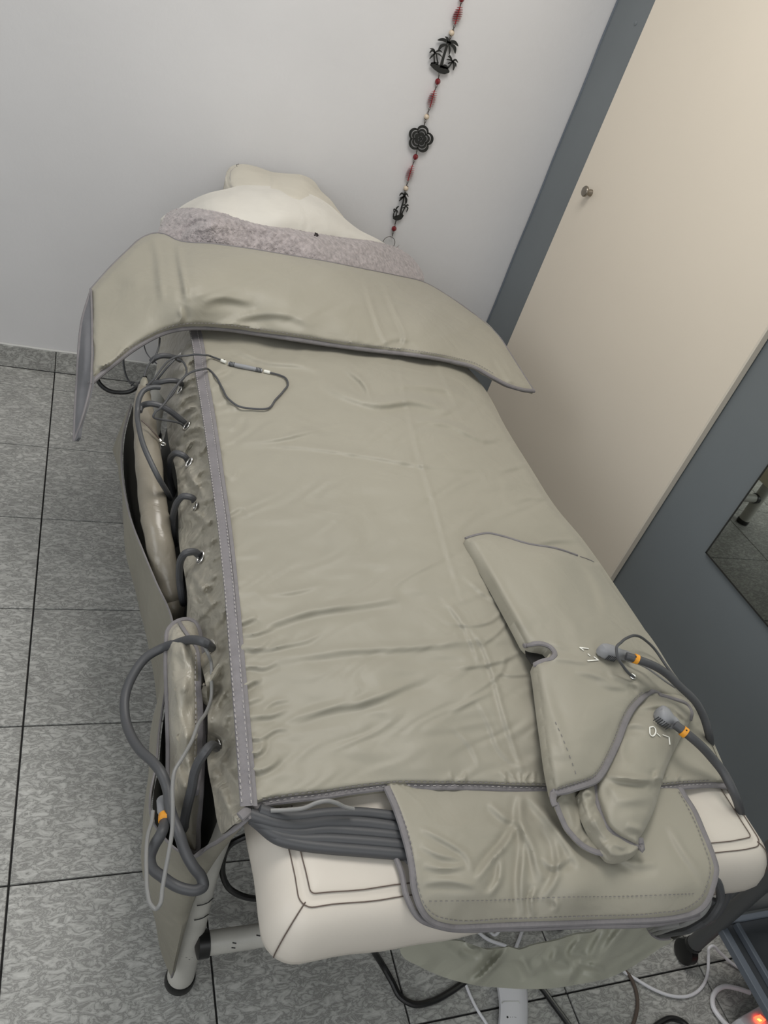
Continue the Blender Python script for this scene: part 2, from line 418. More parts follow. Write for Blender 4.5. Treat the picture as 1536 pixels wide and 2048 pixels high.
shell('baseboard_left',(XL,YF,0),(XL+.012,YW-.012,.077),M['tile'])
# ------------------------------------------------------------------ wardrobe
wd = thing('wardrobe','built-in wardrobe with cream door and blue-grey frame along the right side','wardrobe',(XR,-1.2,0))
MB().box((XR,-.112,0),(XR+.45,YW-.001,H-.002),.001).build('side_post',M['grey'],wd,False)
po=wd.children[-1] if wd.children else None
side_post=[o for o in bpy.data.objects if o.name=='side_post'][0]
tp=np.array([(XR-.001,YW-.010,z) for z in np.arange(0,H-.01,.04)]); tp[:,1]+=.0018*np.sin(tp[:,2]*19)+rng.randn(len(tp))*.0007
MB().tube(tp,.0035,6).build('sealant_bead',M['lip'],side_post)
MB().lathe(PX(1272,47,XR+.001),(-1,0,0),[(0,.0065),(.002,.0065),(.0038,.0045),(.0045,.001)],20).build('screw_cap',M['grey'],side_post)
MB().lathe(PX(1082,497,XR+.001),(-1,0,0),[(0,.0025),(.001,.0022),(.0015,.001)],12).build('screw_cap',M['grey'],side_post)
MB().box((XR+.002,-3.34,0),(XR+.03,-.1125,H-.002)).build('frame_panel',M['grey'],wd,False)
door=MB().box((XR-.022,-1.087,.07),(XR+.001,-.1135,H-.06),.0035).build('door',M['cream'],wd,False)
kp=PX(1182,386,XR-.022); 
MB().lathe(kp,(-1,0,0),[(-.002,.0105),(.006,.0100),(.0105,.0085),(.014,.0085),(.017,.0130),(.020,.0158),(.0235,.0160),(.026,.0145),(.027,.010),(.0273,.001)],40).build('door_knob',M['nickel'],door)
mc=PX(1415,1105,XR-.001)
mp_=MB().box((XR-.0035,-2.6,mc[2]),(XR+.0025,mc[1],1.85),.0006).build('mirror',M['mirror'],wd,False)
eb=MB(); eb.box((XR-.0042,mc[1]-.0005,mc[2]-.003),(XR+.0022,mc[1]+.0032,1.853)); eb.build('mirror_edge',M['dark_edge'],mp_,False)
eb=MB(); eb.box((XR-.0042,-2.6,mc[2]-.0032),(XR+.0022,mc[1]+.0032,mc[2]+.0002)); eb.build('mirror_edge',M['dark_edge'],mp_,False)
# ------------------------------------------------------------------ treatment table
ZT=.62
tb = thing('massage_table','cream upholstered treatment table on ivory tube legs against the back wall','table',(.63,-1.1,0))
# cushion: seam rectangle on top, boxing that bulges, rounded underside
sx0,sx1,sy0,sy1=.305,.972,-2.024,-.10
NX,NY,NC=34,96,7
def ringc(e,rad):
    x0,x1,y0,y1=sx0-e,sx1+e,sy0-e,sy1+e; rad=max(rad,.0015); P=[]
    for (cx,cy,a0,nx,ny) in ((x1-rad,y1-rad,0,(x0+rad,y1),NX),(x0+rad,y1-rad,90,(x0,y0+rad),NY),(x0+rad,y0+rad,180,(x1-rad,y0),NX),(x1-rad,y0+rad,270,(x1,y1-rad),NY)):
        for k in range(NC): a=math.radians(a0+90*k/NC); P.append((cx+rad*math.cos(a),cy+rad*math.sin(a)))
        a=math.radians(a0+90); p=(cx+rad*math.cos(a),cy+rad*math.sin(a))
        for k in range(ny): t=k/ny; P.append((p[0]+(nx[0]-p[0])*t,p[1]+(nx[1]-p[1])*t))
    return np.array(P)
def cushion():
    mb=MB(); L=[]
    prof=[(-.10,.622),(-.05,.6235),(-.02,.6235),(-.008,.6225),(-.003,.6212),(0,.6195),(.003,.6208),(.008,.6200),(.014,.617),(.022,.610),(.030,.598),(.035,.584),(.037,.568),(.034,.553),(.027,.543),(.01,.538),(-.03,.536)]
    def ring(e,z):
        P=ringc(e,.012+max(e,-.012)*.75); m=len(P); cx,cy=(sx0+sx1)/2,(sy0+sy1)/2
        T=np.roll(P,-1,0)-np.roll(P,1,0); T/=np.linalg.norm(T,axis=1)[:,None]; N=np.c_[T[:,1],-T[:,0]]; s_=P[:,0]*1.0+P[:,1]*.9
        amp=.0016 if e>-.03 else 0
        P=P+N*(amp*np.sin(s_*47)*np.sin(s_*21+1))[:,None]; return np.c_[P,z+.0008*np.sin(s_*33)*(e>-.06)]
    for e,z in prof: L.append(ring(e,z))
    m=len(L[0]); V=np.vstack(L); k=len(prof)
    Fc=[(i*m+j,i*m+(j+1)%m,(i+1)*m+(j+1)%m,(i+1)*m+j)[::-1] for i in range(k-1) for j in range(m)]
    Fc.append(tuple(range(m))); Fc.append(tuple((k-1)*m+j for j in range(m))[::-1])
    o=mb.add(V,Fc).build('cushion',M['vinyl'],tb,True,60)
    for e,z,rr in ((-.0065,.6233,.0007),(.0065,.6213,.0007)): MB().tube(ring(e,z),rr,5,closed=True).build('seam_line',M['seam'],o)
    for cx,cy,dx,dy in ((sx0,sy0,-1,-1),(sx1,sy0,1,-1)):
        P=[]
        for e,z in prof[6:15]:
            rad=.012+e*.75; P.append((cx+dx*(e-rad*.29),cy+dy*(e-rad*.29),z+.0004))
        MB().tube(crom(P,4),.0008,5).build('corner_seam',M['seam'],o)
    return o
cushion()
fr=MB(); fr.box((.33,-1.98,.505),(.95,-.16,.536),.004); fr.build('base_board',M['tray'],tb,False)
LEGX0,LEGX1,LEGY=.274,1.03,-1.846
def leg(x,y,xt):
    P=[(x,y,.012),(x,y+(.018 if y<-1 else 0),.12),(x+.004,y+(.052 if y<-1 else 0),.3),(xt,y+(.09 if y<-1 else 0),.515)]
    o=MB().tube(crom(P,6),.0225,24).build('leg',M['tubem'],tb)
    MB().lathe((x,y,0),(0,0,1),[(0,.0238),(.003,.0250),(.016,.0250),(.020,.0236)],28).build('rubber_foot',M['black'],o)
    for (a,b,z) in ((-2.2,.012,.075),(-2.0,.006,.083),(-1.9,.004,.14)):
        pass
    return o
l0=leg(LEGX0,LEGY,.31); leg(LEGX1,LEGY,.98); leg(LEGX0,-.42,.31); leg(LEGX1,-.42,.98)
for z,a,dl in ((.098,-1.75,.011),(.104,-1.9,.006),(.20,-1.3,.006),(.235,-1.25,.007),(.032,-1.6,.004)):
    P=[(LEGX0+.001+.0228*math.cos(a+t*dl/.0225*2),LEGY+.15*z+.0228*math.sin(a+t*dl/.0225*2),z-.003*t*t) for t in (-1,-.4,.2,1)]
    MB().tube(P,.0009,4).build('paint_chip',M['ink'],l0)
for y in (LEGY,-.42):
    cb=MB().tube([(LEGX0+.012,y,.128),(LEGX1-.02,y,.128)],.0185,20).build('cross_bar',M['tubem'],tb)
    MB().tube([(LEGX0+.010,y,.128),(LEGX0+.027,y,.128)],.0215,20).build('joint_collar',M['black'],cb)
    if y==LEGY:
        for x,a in ((.375,1.9),(.383,2.1),(.392,1.95),(.335,2.6),(.336,2.2)):
            MB().tube([(x,y+.0187*math.cos(a),.128+.0187*math.sin(a)),(x+.006,y+.0187*math.cos(a+.1),.128+.0187*math.sin(a+.1))],.0011,4).build('paint_chip',M['ink'],cb)
# raised headrest, part of the table
hr=Sheet([(453,372),(451,352),(458,336),(480,328),(512,333),(545,344),(575,347),(605,350),(628,362),(642,382),(660,398),(676,420),(690,440),(660,440),(600,410),(530,398),(480,392)],
 [(455,345,.812),(480,330,.822),(545,345,.826),(605,351,.832),(645,385,.812),(690,440,.785),(500,375,.832),(600,385,.845),(655,425,.815),(480,392,.822)],12,2,
 folds=[([(545,345),(548,360),(546,378)],.003,5,1),([(600,352),(604,358),(612,362)],.002,4),([(628,364),(640,370),(650,380)],.0025,5)],noise=[(120,.002,3,(1,1),0)],edge=(.012,8))
hro=hr.build('headrest',M['cover2'],tb,.06,down=True)
MB().tube(hr.P([(463,374),(460,355),(462,342),(470,334)],.0012),.0009,5).build('seam_line',M['threadl'],hro)
MB().tube([PZ(474,333,.84),PZ(473,329,.85),PZ(478,328,.855)],.0009,5).build('loose_thread',M['thread'],hro)
MB().box((.46,-.095,.60),(.64,.03,.74),.01).build('headrest_support',M['tray'],tb,False)

pl=Sheet([(452,378),(480,371),(520,371),(580,378),(630,392),(662,412),(686,434),(716,458),(762,482),(800,510),(830,545),(760,540),(640,520),(480,505),(340,482),(322,452),(322,436),(345,424),(380,402),(420,385)],
 [(322,436,.735),(380,404,.785),(452,378,.825),(520,371,.845),(580,380,.85),(662,412,.83),(716,458,.785),(762,482,.755),(830,545,.665),(760,540,.69),(640,520,.725),(480,505,.74),(330,480,.70),(430,430,.81),(560,430,.835),(660,450,.805)],14,2,
 folds=[([(500,392),(540,398),(590,394)],.0012,8),([(700,462),(740,478),(790,512)],.002,6)],noise=[(160,.0025,5,(1,1),0),(50,.0006,8,(1,1),0)],edge=(.012,9))
plo=pl.build('pillow',M['sheet'],None,.05,down=True)
tag(plo,'lumpy white cloth-covered pillow on the head of the table, above the mauve towel','pillow')

tw=Sheet(zc(1.969,120,300,[(385,322),(400,285),(425,246),(500,227),(560,232),(700,262),(900,307),(1100,342),(1260,364),(1330,385),(1400,438),(1432,520),(1380,545),(1200,510),(900,450),(600,400),(450,385),(378,345)]),
 [(313,467,.745),(333,424,.765),(374,416,.80),(475,434,.825),(577,457,.82),(679,475,.79),(760,484,.765),(795,495,.735),(831,523,.70),(847,563,.66),(730,555,.72),(577,528,.755),(425,500,.765),(340,485,.745),(420,450,.815),(640,500,.79)],8,2,
 folds=[([(366,486),(364,470),(376,455),(396,446),(430,442)],-.004,7,.5),([(385,447),(480,452),(560,465)],.0015,10)],noise=[(90,.0015,4,(1,1),0),(14,.0006,9,(1,1),0)],edge=(.010,6))
two=tw.build('towel',M['terry'],None,.014,jitter=.0005)
tag(two,'mauve terry towel folded across the white pillow','towel')
lb=MB(); 
for k in range(7):
    c=tw.P([(634+rng.randn()*3.5,468+rng.randn()*2)],.003)[0]; lb.lathe(c,(0,0,1),[(-.002,.001),(0,.0022+.001*rng.rand()),(.002,.001)],6)
lb.build('lint_speck',M['lint'],two)

# ------------------------------------------------------------------ suit: body panel
SUIT = thing('compression_suit','large beige quilted pressotherapy suit spread over the treatment table','compression suit',(.63,-1.3,.62))
bodyL=[(380,640),(392,690),(402,740),(418,830),(432,930),(447,1050),(462,1200),(473,1330),(484,1460),(494,1560),(500,1618)]
hemL=[(500,1618),(525,1607),(585,1597),(655,1589),(705,1581),(753,1575),(785,1572),(860,1572),(960,1573),(1040,1576),(1099,1577),(1200,1577),(1322,1576),(1380,1571),(1425,1569),(1466,1574)]
bodyR=[(1466,1574),(1447,1530),(1425,1480),(1398,1425),(1350,1355),(1300,1275),(1250,1200),(1190,1112),(1165,1078),(1110,1012),(1058,930),(1010,852),(975,786),(935,735),(880,690)]
outline=bodyL+[bodyL[-1]]+hemL[1:]+[hemL[-1]]+bodyR[1:]+[bodyR[-1],(800,660),(600,630),(500,625),(380,640)]
samp=[(385,640,.668),(600,640,.69),(800,680,.69),(940,740,.662),(975,786,.645),(403,740,.665),(600,760,.695),(800,780,.697),
(418,850,.662),(700,880,.697),(900,880,.692),(1050,920,.645),(447,1050,.66),(750,1050,.69),(1000,1080,.682),(1165,1080,.642),
(465,1250,.656),(800,1250,.682),(1080,1250,.672),(1245,1195,.643),(1310,1290,.641),(484,1450,.652),(800,1450,.668),(1120,1450,.66),(1400,1430,.639),
(500,1610,.648),(650,1589,.651),(800,1572,.648),(1100,1577,.645),(1322,1576,.645),(1462,1572,.636)]
Fd=[]
def fold(a,w,*p,side=.6): Fd.append((list(p),a*.95,w*.85,side))
fold(.0085,12,(640,762),(700,792),(760,806),(830,800),(880,815),(940,838)); fold(.0055,9,(790,770),(850,772),(905,782),(945,800))
fold(.006,7,(690,735),(730,770),(742,800)); fold(.005,8,(460,690),(520,720),(600,730),(650,745))
fold(.0030,6,(445,884),(540,880),(620,862),(690,846),(725,842)); fold(.003,6,(450,892),(600,893),(740,912),(880,935),(1000,942)); fold(.006,7,(820,838),(900,850),(985,880),(1010,870))
fold(.0055,11,(490,1272),(560,1240),(640,1217),(720,1208),(800,1196)); fold(.0035,7,(492,1300),(560,1292),(610,1280),(640,1265))
fold(.0042,10,(560,1315),(700,1300),(860,1290),(990,1272)); fold(.003,7,(520,1425),(545,1405),(580,1398)); fold(.0050,11,(560,1442),(640,1420),(740,1398),(830,1362),(872,1350))
fold(.0030,6,(880,1190),(925,1240),(965,1290),(985,1345),(1005,1420),(1030,1500),(1052,1562)); fold(.0028,6,(900,1335),(960,1330),(1010,1318),(1060,1290))
fold(.0026,6,(930,1395),(970,1370),(1000,1345),(1012,1310)); fold(.0026,6,(900,1425),(950,1398),(985,1380)); fold(.0025,5,(962,1290),(1000,1260),(1030,1215)); fold(.0025,5,(985,1345),(1030,1350),(1075,1345))
fold(.003,6,(900,1210),(940,1275),(960,1330)); fold(.0025,5,(880,1240),(930,1250),(985,1240),(1020,1200)); fold(.0022,5,(925,1150),(980,1195),(1040,1215))
fold(.0022,6,(955,1400),(980,1450),(1000,1500),(1045,1540)); fold(.0022,6,(905,1455),(940,1490),(960,1530))
fold(.0018,6,(790,690),(812,800),(836,900),(870,1010),(900,1120),(930,1210)); fold(.0015,6,(860,690),(890,760),(930,850))
fold(.002,6,(520,1190),(600,1180),(650,1165)); fold(.003,6,(1000,940),(1030,935),(1060,925)); fold(.003,6,(1030,1000),(1070,995),(1100,1000)); fold(.003,6,(1060,1090),(1120,1080),(1160,1082))
for y in (752,775,806,828,862,905,960,1030,1120,1190,1245,1270,1300,1338,1372,1404,1436,1470,1502,1535): 
    x=np.interp(y,[740,1600],[412,504])-4; k=38+rng.rand()*60; a_=(.0042 if y>1230 or y<880 else .0018)*(.6+.8*rng.rand()); fold(a_,6+3*rng.rand(),(x,y),(x+k*.35,y-5+4*rng.randn()),(x+k*.7,y-8+5*rng.randn()),(x+k,y-16+10*rng.randn()))
for x in (905,925,1010,1020,1030,1042,1055,1068,1330,1350): fold(.0022,3.5,(x,1572),(x+3*rng.randn(),1560),(x+8*rng.randn(),1543))
body=Sheet(outline,samp,15,2,folds=Fd,noise=[(330,.0042,1,(1,1.4),.3),(120,.0018,7,(1,2.0),-.25)],edge=(.012,7))
bo=body.build('body_panel',M['cloth'],SUIT,.022,down=True)
# overhang of the panel down the right side of the table
def skirt(path,zt,drop,mt,name,parent,inx=.0,thick=.006):
    P=crom(path,4); V=[];n=len(P)
    T=np.array([pt((p[0],p[1],zt)) for p in P]); 
    rows=[]
    for k,t in enumerate((0,.12,.3,.55,.8,1)):
        R=T.copy(); R[:,2]-=drop*t; R[:,0]+=-inx*t+.010*math.sin(t*3.1)+.004*np.sin(np.arange(n)*.55)*t; rows.append(R)
    k=len(rows); A=np.vstack(rows); B=A-np.array((thick,0,0)); V=np.vstack([A,B]); m=k*n
    Fc=[(i*n+j,i*n+j+1,(i+1)*n+j+1,(i+1)*n+j) for i in range(k-1) for j in range(n-1)]; Fc+=[tuple(q+m for q in f[::-1]) for f in Fc]
    Fc+=[((k-1)*n+j,(k-1)*n+j+1,m+(k-1)*n+j+1,m+(k-1)*n+j) for j in range(n-1)]
    Fc+=[(i*n,(i+1)*n,m+(i+1)*n,m+i*n) for i in range(k-1)]+[(i*n+n-1,m+i*n+n-1,m+(i+1)*n+n-1,(i+1)*n+n-1) for i in range(k-1)]
    return link_mesh(name,V,Fc,mt,parent,True,60)
skirt([(p[0]-4,p[1]+2) for p in bodyR[1:13]],.632,.10,M['cloth'],'side_overhang',SUIT,-.002)
# hem binding and stitching
hem2=[(x,y) for x,y in hemL]
hp=body.P(resample(crom([(480,1634)]+hemL,6),6),.002)
hb=MB().tube(hp,.0058,10,flat=(1,.55)).build('hem_binding',M['tape'],bo)
stitches('stitching',body.P(resample(crom([(x,y-8) for x,y in hemL[1:-1]],6),6),.0015),M['thread'],bo)
stitches('stitching',body.P(resample(crom([(x,y-1) for x,y in hemL[1:-1]],6),6),.0052),M['threadl'],bo,length=.0035,gap=.005)
# webbing strap
sp_=[(388,650),(398,700),(402,740),(412,800),(420,850),(434,950),(448,1050),(462,1180),(472,1300),(482,1420),(490,1520),(497,1612)]
def strip(sheet,path,wpx,off,name,mt,parent,thick=.0014,step=5):
    P=resample(crom(path,6),step); T=np.gradient(P,axis=0); T/=np.linalg.norm(T,axis=1)[:,None]; N=np.c_[-T[:,1],T[:,0]]
    n=len(P); w_=np.interp(np.linspace(0,1,n),np.linspace(0,1,len(wpx)),wpx); rows=[]
    for k,t in enumerate((-.5,-.46,-.2,0,.2,.46,.5)):
        Q=P+N*(w_*t)[:,None]; rows.append(PZa(Q,sheet.z(Q)+off-(thick+.002 if abs(t)==.5 else 0)))
    k=len(rows); V=np.vstack(rows); Fc=[(i*n+j,i*n+j+1,(i+1)*n+j+1,(i+1)*n+j) for i in range(k-1) for j in range(n-1)]
    a=V[Fc[0][0]];b_=V[Fc[0][1]];c=V[Fc[0][2]]
    if np.cross(b_-a,c-a)[2]<0: Fc=[f[::-1] for f in Fc]
    return link_mesh(name,V,Fc,mt,parent,True,50)
# side panel (satin) hanging left of the strap
sideL=zc(3.4125,220,650,[(335,60),(325,150),(318,300),(330,450),(388,540),(388,650),(400,800),(425,900),(450,1000),(465,1250),(472,1500),(505,1680),(528,1850),(525,2040)])+zc(2.56,220,1200,[(465,330),(492,440),(500,620),(500,850),(528,1000),(553,1150),(572,1205)])
sL=sideL+[sideL[-1],(462,1654),(496,1624)]+[(496,1624)]+[(494,1560),(484,1460),(473,1330),(462,1200),(447,1050),(432,930),(418,830),(402,740),(392,690),(382,645),(345,650)]
ssamp=[(p[0],p[1],'x',.236) for p in sideL]+[(p[0],p[1],'x',.262) for p in [((a[0]*.75+b),a[1]) for a,b in ()]]
for (x,y) in bodyL[1:-1]: ssamp.append((x,y,float(body.tps([(x,y)])[0])-.002))
for (x,y,X) in ((362,740,.262),(372,852,.262),(380,925,.262),(394,1012,.262),(404,1113,.262),(424,1293,.262),(436,1489,.262),(425,1380,.258)): ssamp.append((x,y,'x',X-.006))
ssamp.append((470,1640,.635)); ssamp.append((496,1624,.648))
SF=[]
def sf(a,w,*p): SF.append((zc(3.4125,220,650,p),a*1.15,w*.85,.7))
sf(.009,7,(480,330),(520,270),(590,220)); sf(.008,6,(430,480),(500,400),(590,340),(600,330)); sf(.010,7,(470,470),(560,420),(620,420)); sf(.010,7,(450,600),(510,500),(600,480),(640,520))
sf(.009,6,(480,620),(560,560),(640,580)); sf(.010,7,(540,650),(610,600),(640,640)); sf(.010,8,(450,820),(510,740),(620,700),(660,760)); sf(.009,7,(580,910),(640,840),(670,800)); sf(.010,8,(460,960),(520,840),(560,790),(650,800))
sf(.010,8,(540,960),(560,1050),(620,1130),(640,1180)); sf(.010,8,(480,1100),(560,1060),(640,980),(690,960)); sf(.009,7,(520,1160),(590,1090),(660,1060),(700,1090)); sf(.009,8,(600,1230),(660,1190),(720,1190))
sf(.009,8,(480,1320),(560,1280),(620,1310),(700,1400)); sf(.009,8,(540,1500),(610,1400),(690,1330),(740,1320)); sf(.009,8,(610,1620),(680,1500),(740,1420)); sf(.010,9,(560,1680),(620,1780),(690,1900),(760,1960))
sf(.009,8,(560,1900),(640,1800),(740,1700),(790,1700)); sf(.008,8,(620,2000),(700,1900),(790,1850)); sf(.008,7,(650,1640),(730,1580),(770,1540))
def sg_(a,w,*p): SF.append((zc(2.56,220,1200,p),a*1.2,w*.85,.7))
sg_(.010,9,(520,160),(570,90),(610,20)); sg_(.009,8,(540,240),(590,180),(620,170)); sg_(.010,9,(520,420),(570,330),(620,300)); sg_(.010,9,(540,560),(590,460),(640,420)); sg_(.010,10,(570,700),(600,590),(650,540))
sg_(.010,9,(560,800),(620,900),(670,990)); sg_(.010,9,(570,740),(630,700),(670,690)); sg_(.010,10,(560,950),(600,1050),(640,1130)); sg_(.008,9,(600,860),(650,820),(680,800))
side=Sheet(sL,ssamp,14,2,folds=SF,noise=[(55,.0065,2,(1.6,.8),.7),(26,.0018,12,(1,1),.2)],edge=(.004,4))
so=side.build('side_panel',M['satin'],SUIT,.008)
for (x,y) in ((484,445),(523,692),(542,942),(592,1235),(626,1582)): pass
class Mix:   # strap lies over both panels
    def z(s,Q): 
        return np.maximum(body.tps(Q),.60)+.0028+.0012*noise2(Q,40,5)
strip(Mix(),[(x-3,y) for x,y in sp_],[18,20,21,24,28],0.002,'webbing_strap',M['strap'],bo)
strip(Mix(),[(x+8+i*.5,y) for i,(x,y) in enumerate(sp_)],[7,8,10],0.0012,'piping_strip',M['tape'],bo)
stitches('stitching',np.array([PZ(x-10-i*.25,y,float(Mix().z(np.array([(x,y)]))[0])+.003) for i,(x,y) in enumerate(sp_)]),M['threadl'],bo,length=.004,gap=.004)
stitches('stitching',np.array([PZ(x+4+i*.2,y,float(Mix().z(np.array([(x,y)]))[0])+.003) for i,(x,y) in enumerate(sp_)]),M['threadl'],bo,length=.004,gap=.004)
# eyelets on the side panel
EY=[(360,714,7,.9),(361,781,9,.9),(374,853,10,.85),(379,926,11,1.0),(393,1013,11,1.05),(402,1115,13,1.2),(423,1294,13,1.35),(438,1492,15,1.45)]
for (x,y,r,a) in EY:
    c=side.P([(x,y)],.004)[0]; u=side.P([(x+r*.9*math.cos(a),y-r*.9*math.sin(a))],.004)[0]-c; u/=np.linalg.norm(u)
    v=np.array((-.35,0,.9)); v=np.cross(u,np.array((-.80,-.12,.55))); v/=np.linalg.norm(v); nrm=np.cross(u,v); 
    if nrm@(CAM-c)<0: nrm=-nrm
    R_=.0092
    P=[c+nrm*.002+R_*(math.cos(t)*u+.62*math.sin(t)*v) for t in np.linspace(0,2*math.pi,25)[:-1]]
    e=MB().tube(P,.0021,8,closed=True,flat=(1,.6),up=tuple(nrm)).build('eyelet',M['ring'],so)
    P=[c+nrm*.0014+R_*.9*(math.cos(t)*u+.62*math.sin(t)*v) for t in np.linspace(0,2*math.pi,21)[:-1]]
    MB().plate(P,-nrm,.001).build('eyelet_hole',M['ink'],so,False)
    P=None
# ------------------------------------------------------------------ pocket wall hanging outside (left)
rim=[(262,808),(246,872),(243,925),(247,970),(262,1040),(285,1100),(312,1165),(345,1245),(339,1310),(329,1391),(318,1465),(312,1532),(300,1598),(304,1641),(325,1672),(346,1694),(368,1708),(388,1712)]
bot=[(250,985,.31),(258,1050,.28),(268,1140,.25),(279,1220,.22),(290,1260,.21),(304,1317,.2),(311,1380,.2),(317,1442,.2),(316,1500,.2),(308,1548,.19),(292,1600,.18),(287,1690,.16),(291,1745,.14),(300,1800,.13),(310,1840,.12),(321,1902,.10),(343,1957,.07)]
rim3=resample(crom([PZ(x,y,.5) for x,y in rim],6),.012); bot3=resample(crom([PZ(225,900,.34)]+[PZ(*p) for p in bot],6),.012)
def pocket():
    n=len(rim3); v=(rim3[:,1]-rim3[0,1])/(rim3[-1,1]-rim3[0,1]); u=(bot3[:,1]-bot3[0,1])/(bot3[-1,1]-bot3[0,1])
    B=np.stack([np.interp(v,u,bot3[:,k]) for k in range(3)],1); top=rim3
    e0=np.array([PZ(400,1704,.51),PZ(412,1696,.525),PZ(437,1681,.57),PZ(465,1660,.61),PZ(494,1637,.642)]); e1=np.array([PZ(349,1942,.09),PZ(359,1883,.16),PZ(375,1815,.27),PZ(395,1765,.36),PZ(425,1712,.47)])
    top=np.vstack([top,e0]); B=np.vstack([B,e1]); n=len(top); k=22; rows=[]
    for q in range(k+1):
        t=q/k; P=top*(1-t)+B*t; a=np.arange(n)/n
        P[:,0]+=-.008*math.sin(math.pi*t)*np.clip((n-6-np.arange(n))/8,0,1)+.004*np.sin(a*34+t*2.5)*math.sin(math.pi*t)+.0025*np.sin(a*71+1)*math.sin(math.pi*t)
        rows.append(P)
    A=np.vstack(rows); Bk=A+np.array((.0018,.0006,0)); m=len(A)
    Fc=[(q*n+c,q*n+c+1,(q+1)*n+c+1,(q+1)*n+c) for q in range(k) for c in range(n-1)]; Fc+=[tuple(x+m for x in f[::-1]) for f in Fc]
    Fc+=[(c,c+1,m+c+1,m+c)[::-1] for c in range(n-1)]+[(k*n+c,k*n+c+1,m+k*n+c+1,m+k*n+c) for c in range(n-1)]
    return link_mesh('pocket_panel',np.vstack([A,Bk]),Fc,M['olive'],SUIT,True,50)
pko=pocket()
MB().tube(rim3,.0016,6).build('rim_binding',M['tape'],pko)
MB().tube(crom([PZ(388,1714,.503),PZ(400,1706,.512),PZ(412,1697,.527),PZ(437,1682,.572),PZ(465,1661,.612),PZ(500,1630,.648)],8),[.0025,.0045,.0052,.0052,.0052],8,flat=(1,.5)).build('hem_binding',M['tape'],pko)
MB().tube(crom([PZ(343,1955,.075),PZ(347,1940,.10),PZ(361,1866,.205),PZ(371,1790,.34),PZ(380,1735,.45)],6),.0015,6).build('fold_seam',M['tape'],pko)
# added dark gutter between rim and table side, standing in for the pocket's shade
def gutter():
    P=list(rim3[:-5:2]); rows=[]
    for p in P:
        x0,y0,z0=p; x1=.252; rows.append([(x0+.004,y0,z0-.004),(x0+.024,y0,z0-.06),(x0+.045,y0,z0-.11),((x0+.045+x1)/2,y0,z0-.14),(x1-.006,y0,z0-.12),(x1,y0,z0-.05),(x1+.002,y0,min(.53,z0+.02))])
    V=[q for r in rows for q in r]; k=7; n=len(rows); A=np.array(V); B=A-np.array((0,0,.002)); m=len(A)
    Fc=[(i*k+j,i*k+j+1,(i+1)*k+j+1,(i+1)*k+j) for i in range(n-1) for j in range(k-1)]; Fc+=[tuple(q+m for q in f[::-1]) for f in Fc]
    return link_mesh('pocket_shade',np.vstack([A,B]),Fc,M['inner'],SUIT,True)
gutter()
# ------------------------------------------------------------------ shoulder wrap
wo=zc(1.969,120,300,[(120,550),(120,550),(200,460),(272,390),(310,355),(380,328),(420,335),(450,352),(600,370),(750,390),(900,415),(1050,440),(1200,470),(1330,496),(1430,520),(1536,580),(1635,650)])+zc(2.56,950,0,[(70,1660),(128,1730),(180,1810),(240,1905),(302,2002),(302,2002),(250,1995),(180,1975),(90,1930),(0,1880)])+zc(1.969,120,300,[(1536,830),(1430,812),(1350,800),(1300,795),(1200,782),(1100,770),(950,745),(800,725),(700,710),(600,700),(500,700),(420,715),(360,742),(300,775),(250,812),(200,850),(150,890),(118,922),(118,922),(122,780),(122,650)])
wsamp=[(181,579,.70),(221,534,.725),(272,485,.755),(313,467,.772),(348,480,.778),(425,488,.80),(577,511,.795),(730,539,.762),(846,564,.70),(900,595,.69),(977,648,.675),(1020,707,.665),(1067,781,.655),(950,734,.692),(900,721,.702),(806,706,.715),(679,691,.722),(526,668,.715),(425,655,.708),(333,663,.70),(272,694,.675),(221,732,.65),(180,767,.625),(300,580,.745),(400,580,.775),(560,600,.775),(700,620,.765),(850,650,.735),(200,680,.665)]
wf=[]
def wfl(a,w,*p): wf.append((zc(1.969,120,300,p),a*.7,w*.9,.6))
wfl(.006,7,(465,370),(475,450),(492,540),(500,600)); wfl(.004,8,(370,345),(385,420),(395,520),(405,600)); wfl(.004,5,(1195,500),(1230,620),(1275,740),(1310,790)); wfl(.005,5,(1270,520),(1320,640),(1355,760),(1330,795))
wfl(.004,9,(560,600),(620,580),(760,600)); wfl(.004,9,(640,690),(760,650),(900,650),(1000,690)); wfl(.005,6,(460,690),(480,660),(470,620)); wfl(.005,6,(130,850),(200,840),(260,770)); wfl(.004,7,(1250,770),(1320,740),(1420,760)); wfl(.004,6,(580,690),(700,690),(800,705))
for x in (1120,1195,1215): wfl(.003,4,(x-20,462),(x,466),(x+20,470))
wf.append((zc(2.56,950,0,[(100,1830),(150,1900),(190,1960)]),.004,5,.6)); wf.append((zc(2.56,950,0,[(130,1820),(175,1890),(200,1940)]),.003,4,.6))
wr=Sheet(wo,wsamp,16,2,folds=wf,noise=[(200,.0035,3,(1,1),.3),(70,.0008,14,(1,1),.3)],edge=(.007,6))
W = thing('shoulder_wrap','wide stiff beige wrap draped across the head end, pointed ends hanging past the table','wrap',(.6,-.6,.70))
w1=wr.build('top_panel',M['cloth'],W,.010)
bt=zc(2.56,950,0,[(302,2002),(250,1997),(180,1978),(90,1933),(0,1883)])+zc(1.969,120,300,[(1536,832),(1350,802),(1300,797),(1100,772),(800,727),(600,702),(500,702),(420,717),(300,777),(200,852),(150,892),(118,922)])
MB().tube(wr.P(resample(crom(bt,5),7),-.001),.0056,10,flat=(1,.9)).build('edge_binding',M['tape'],w1)
stitches('stitching',wr.P(resample(crom([(x+1,y-9) for x,y in bt[3:-1]],5),7),.0012),M['thread'],w1)
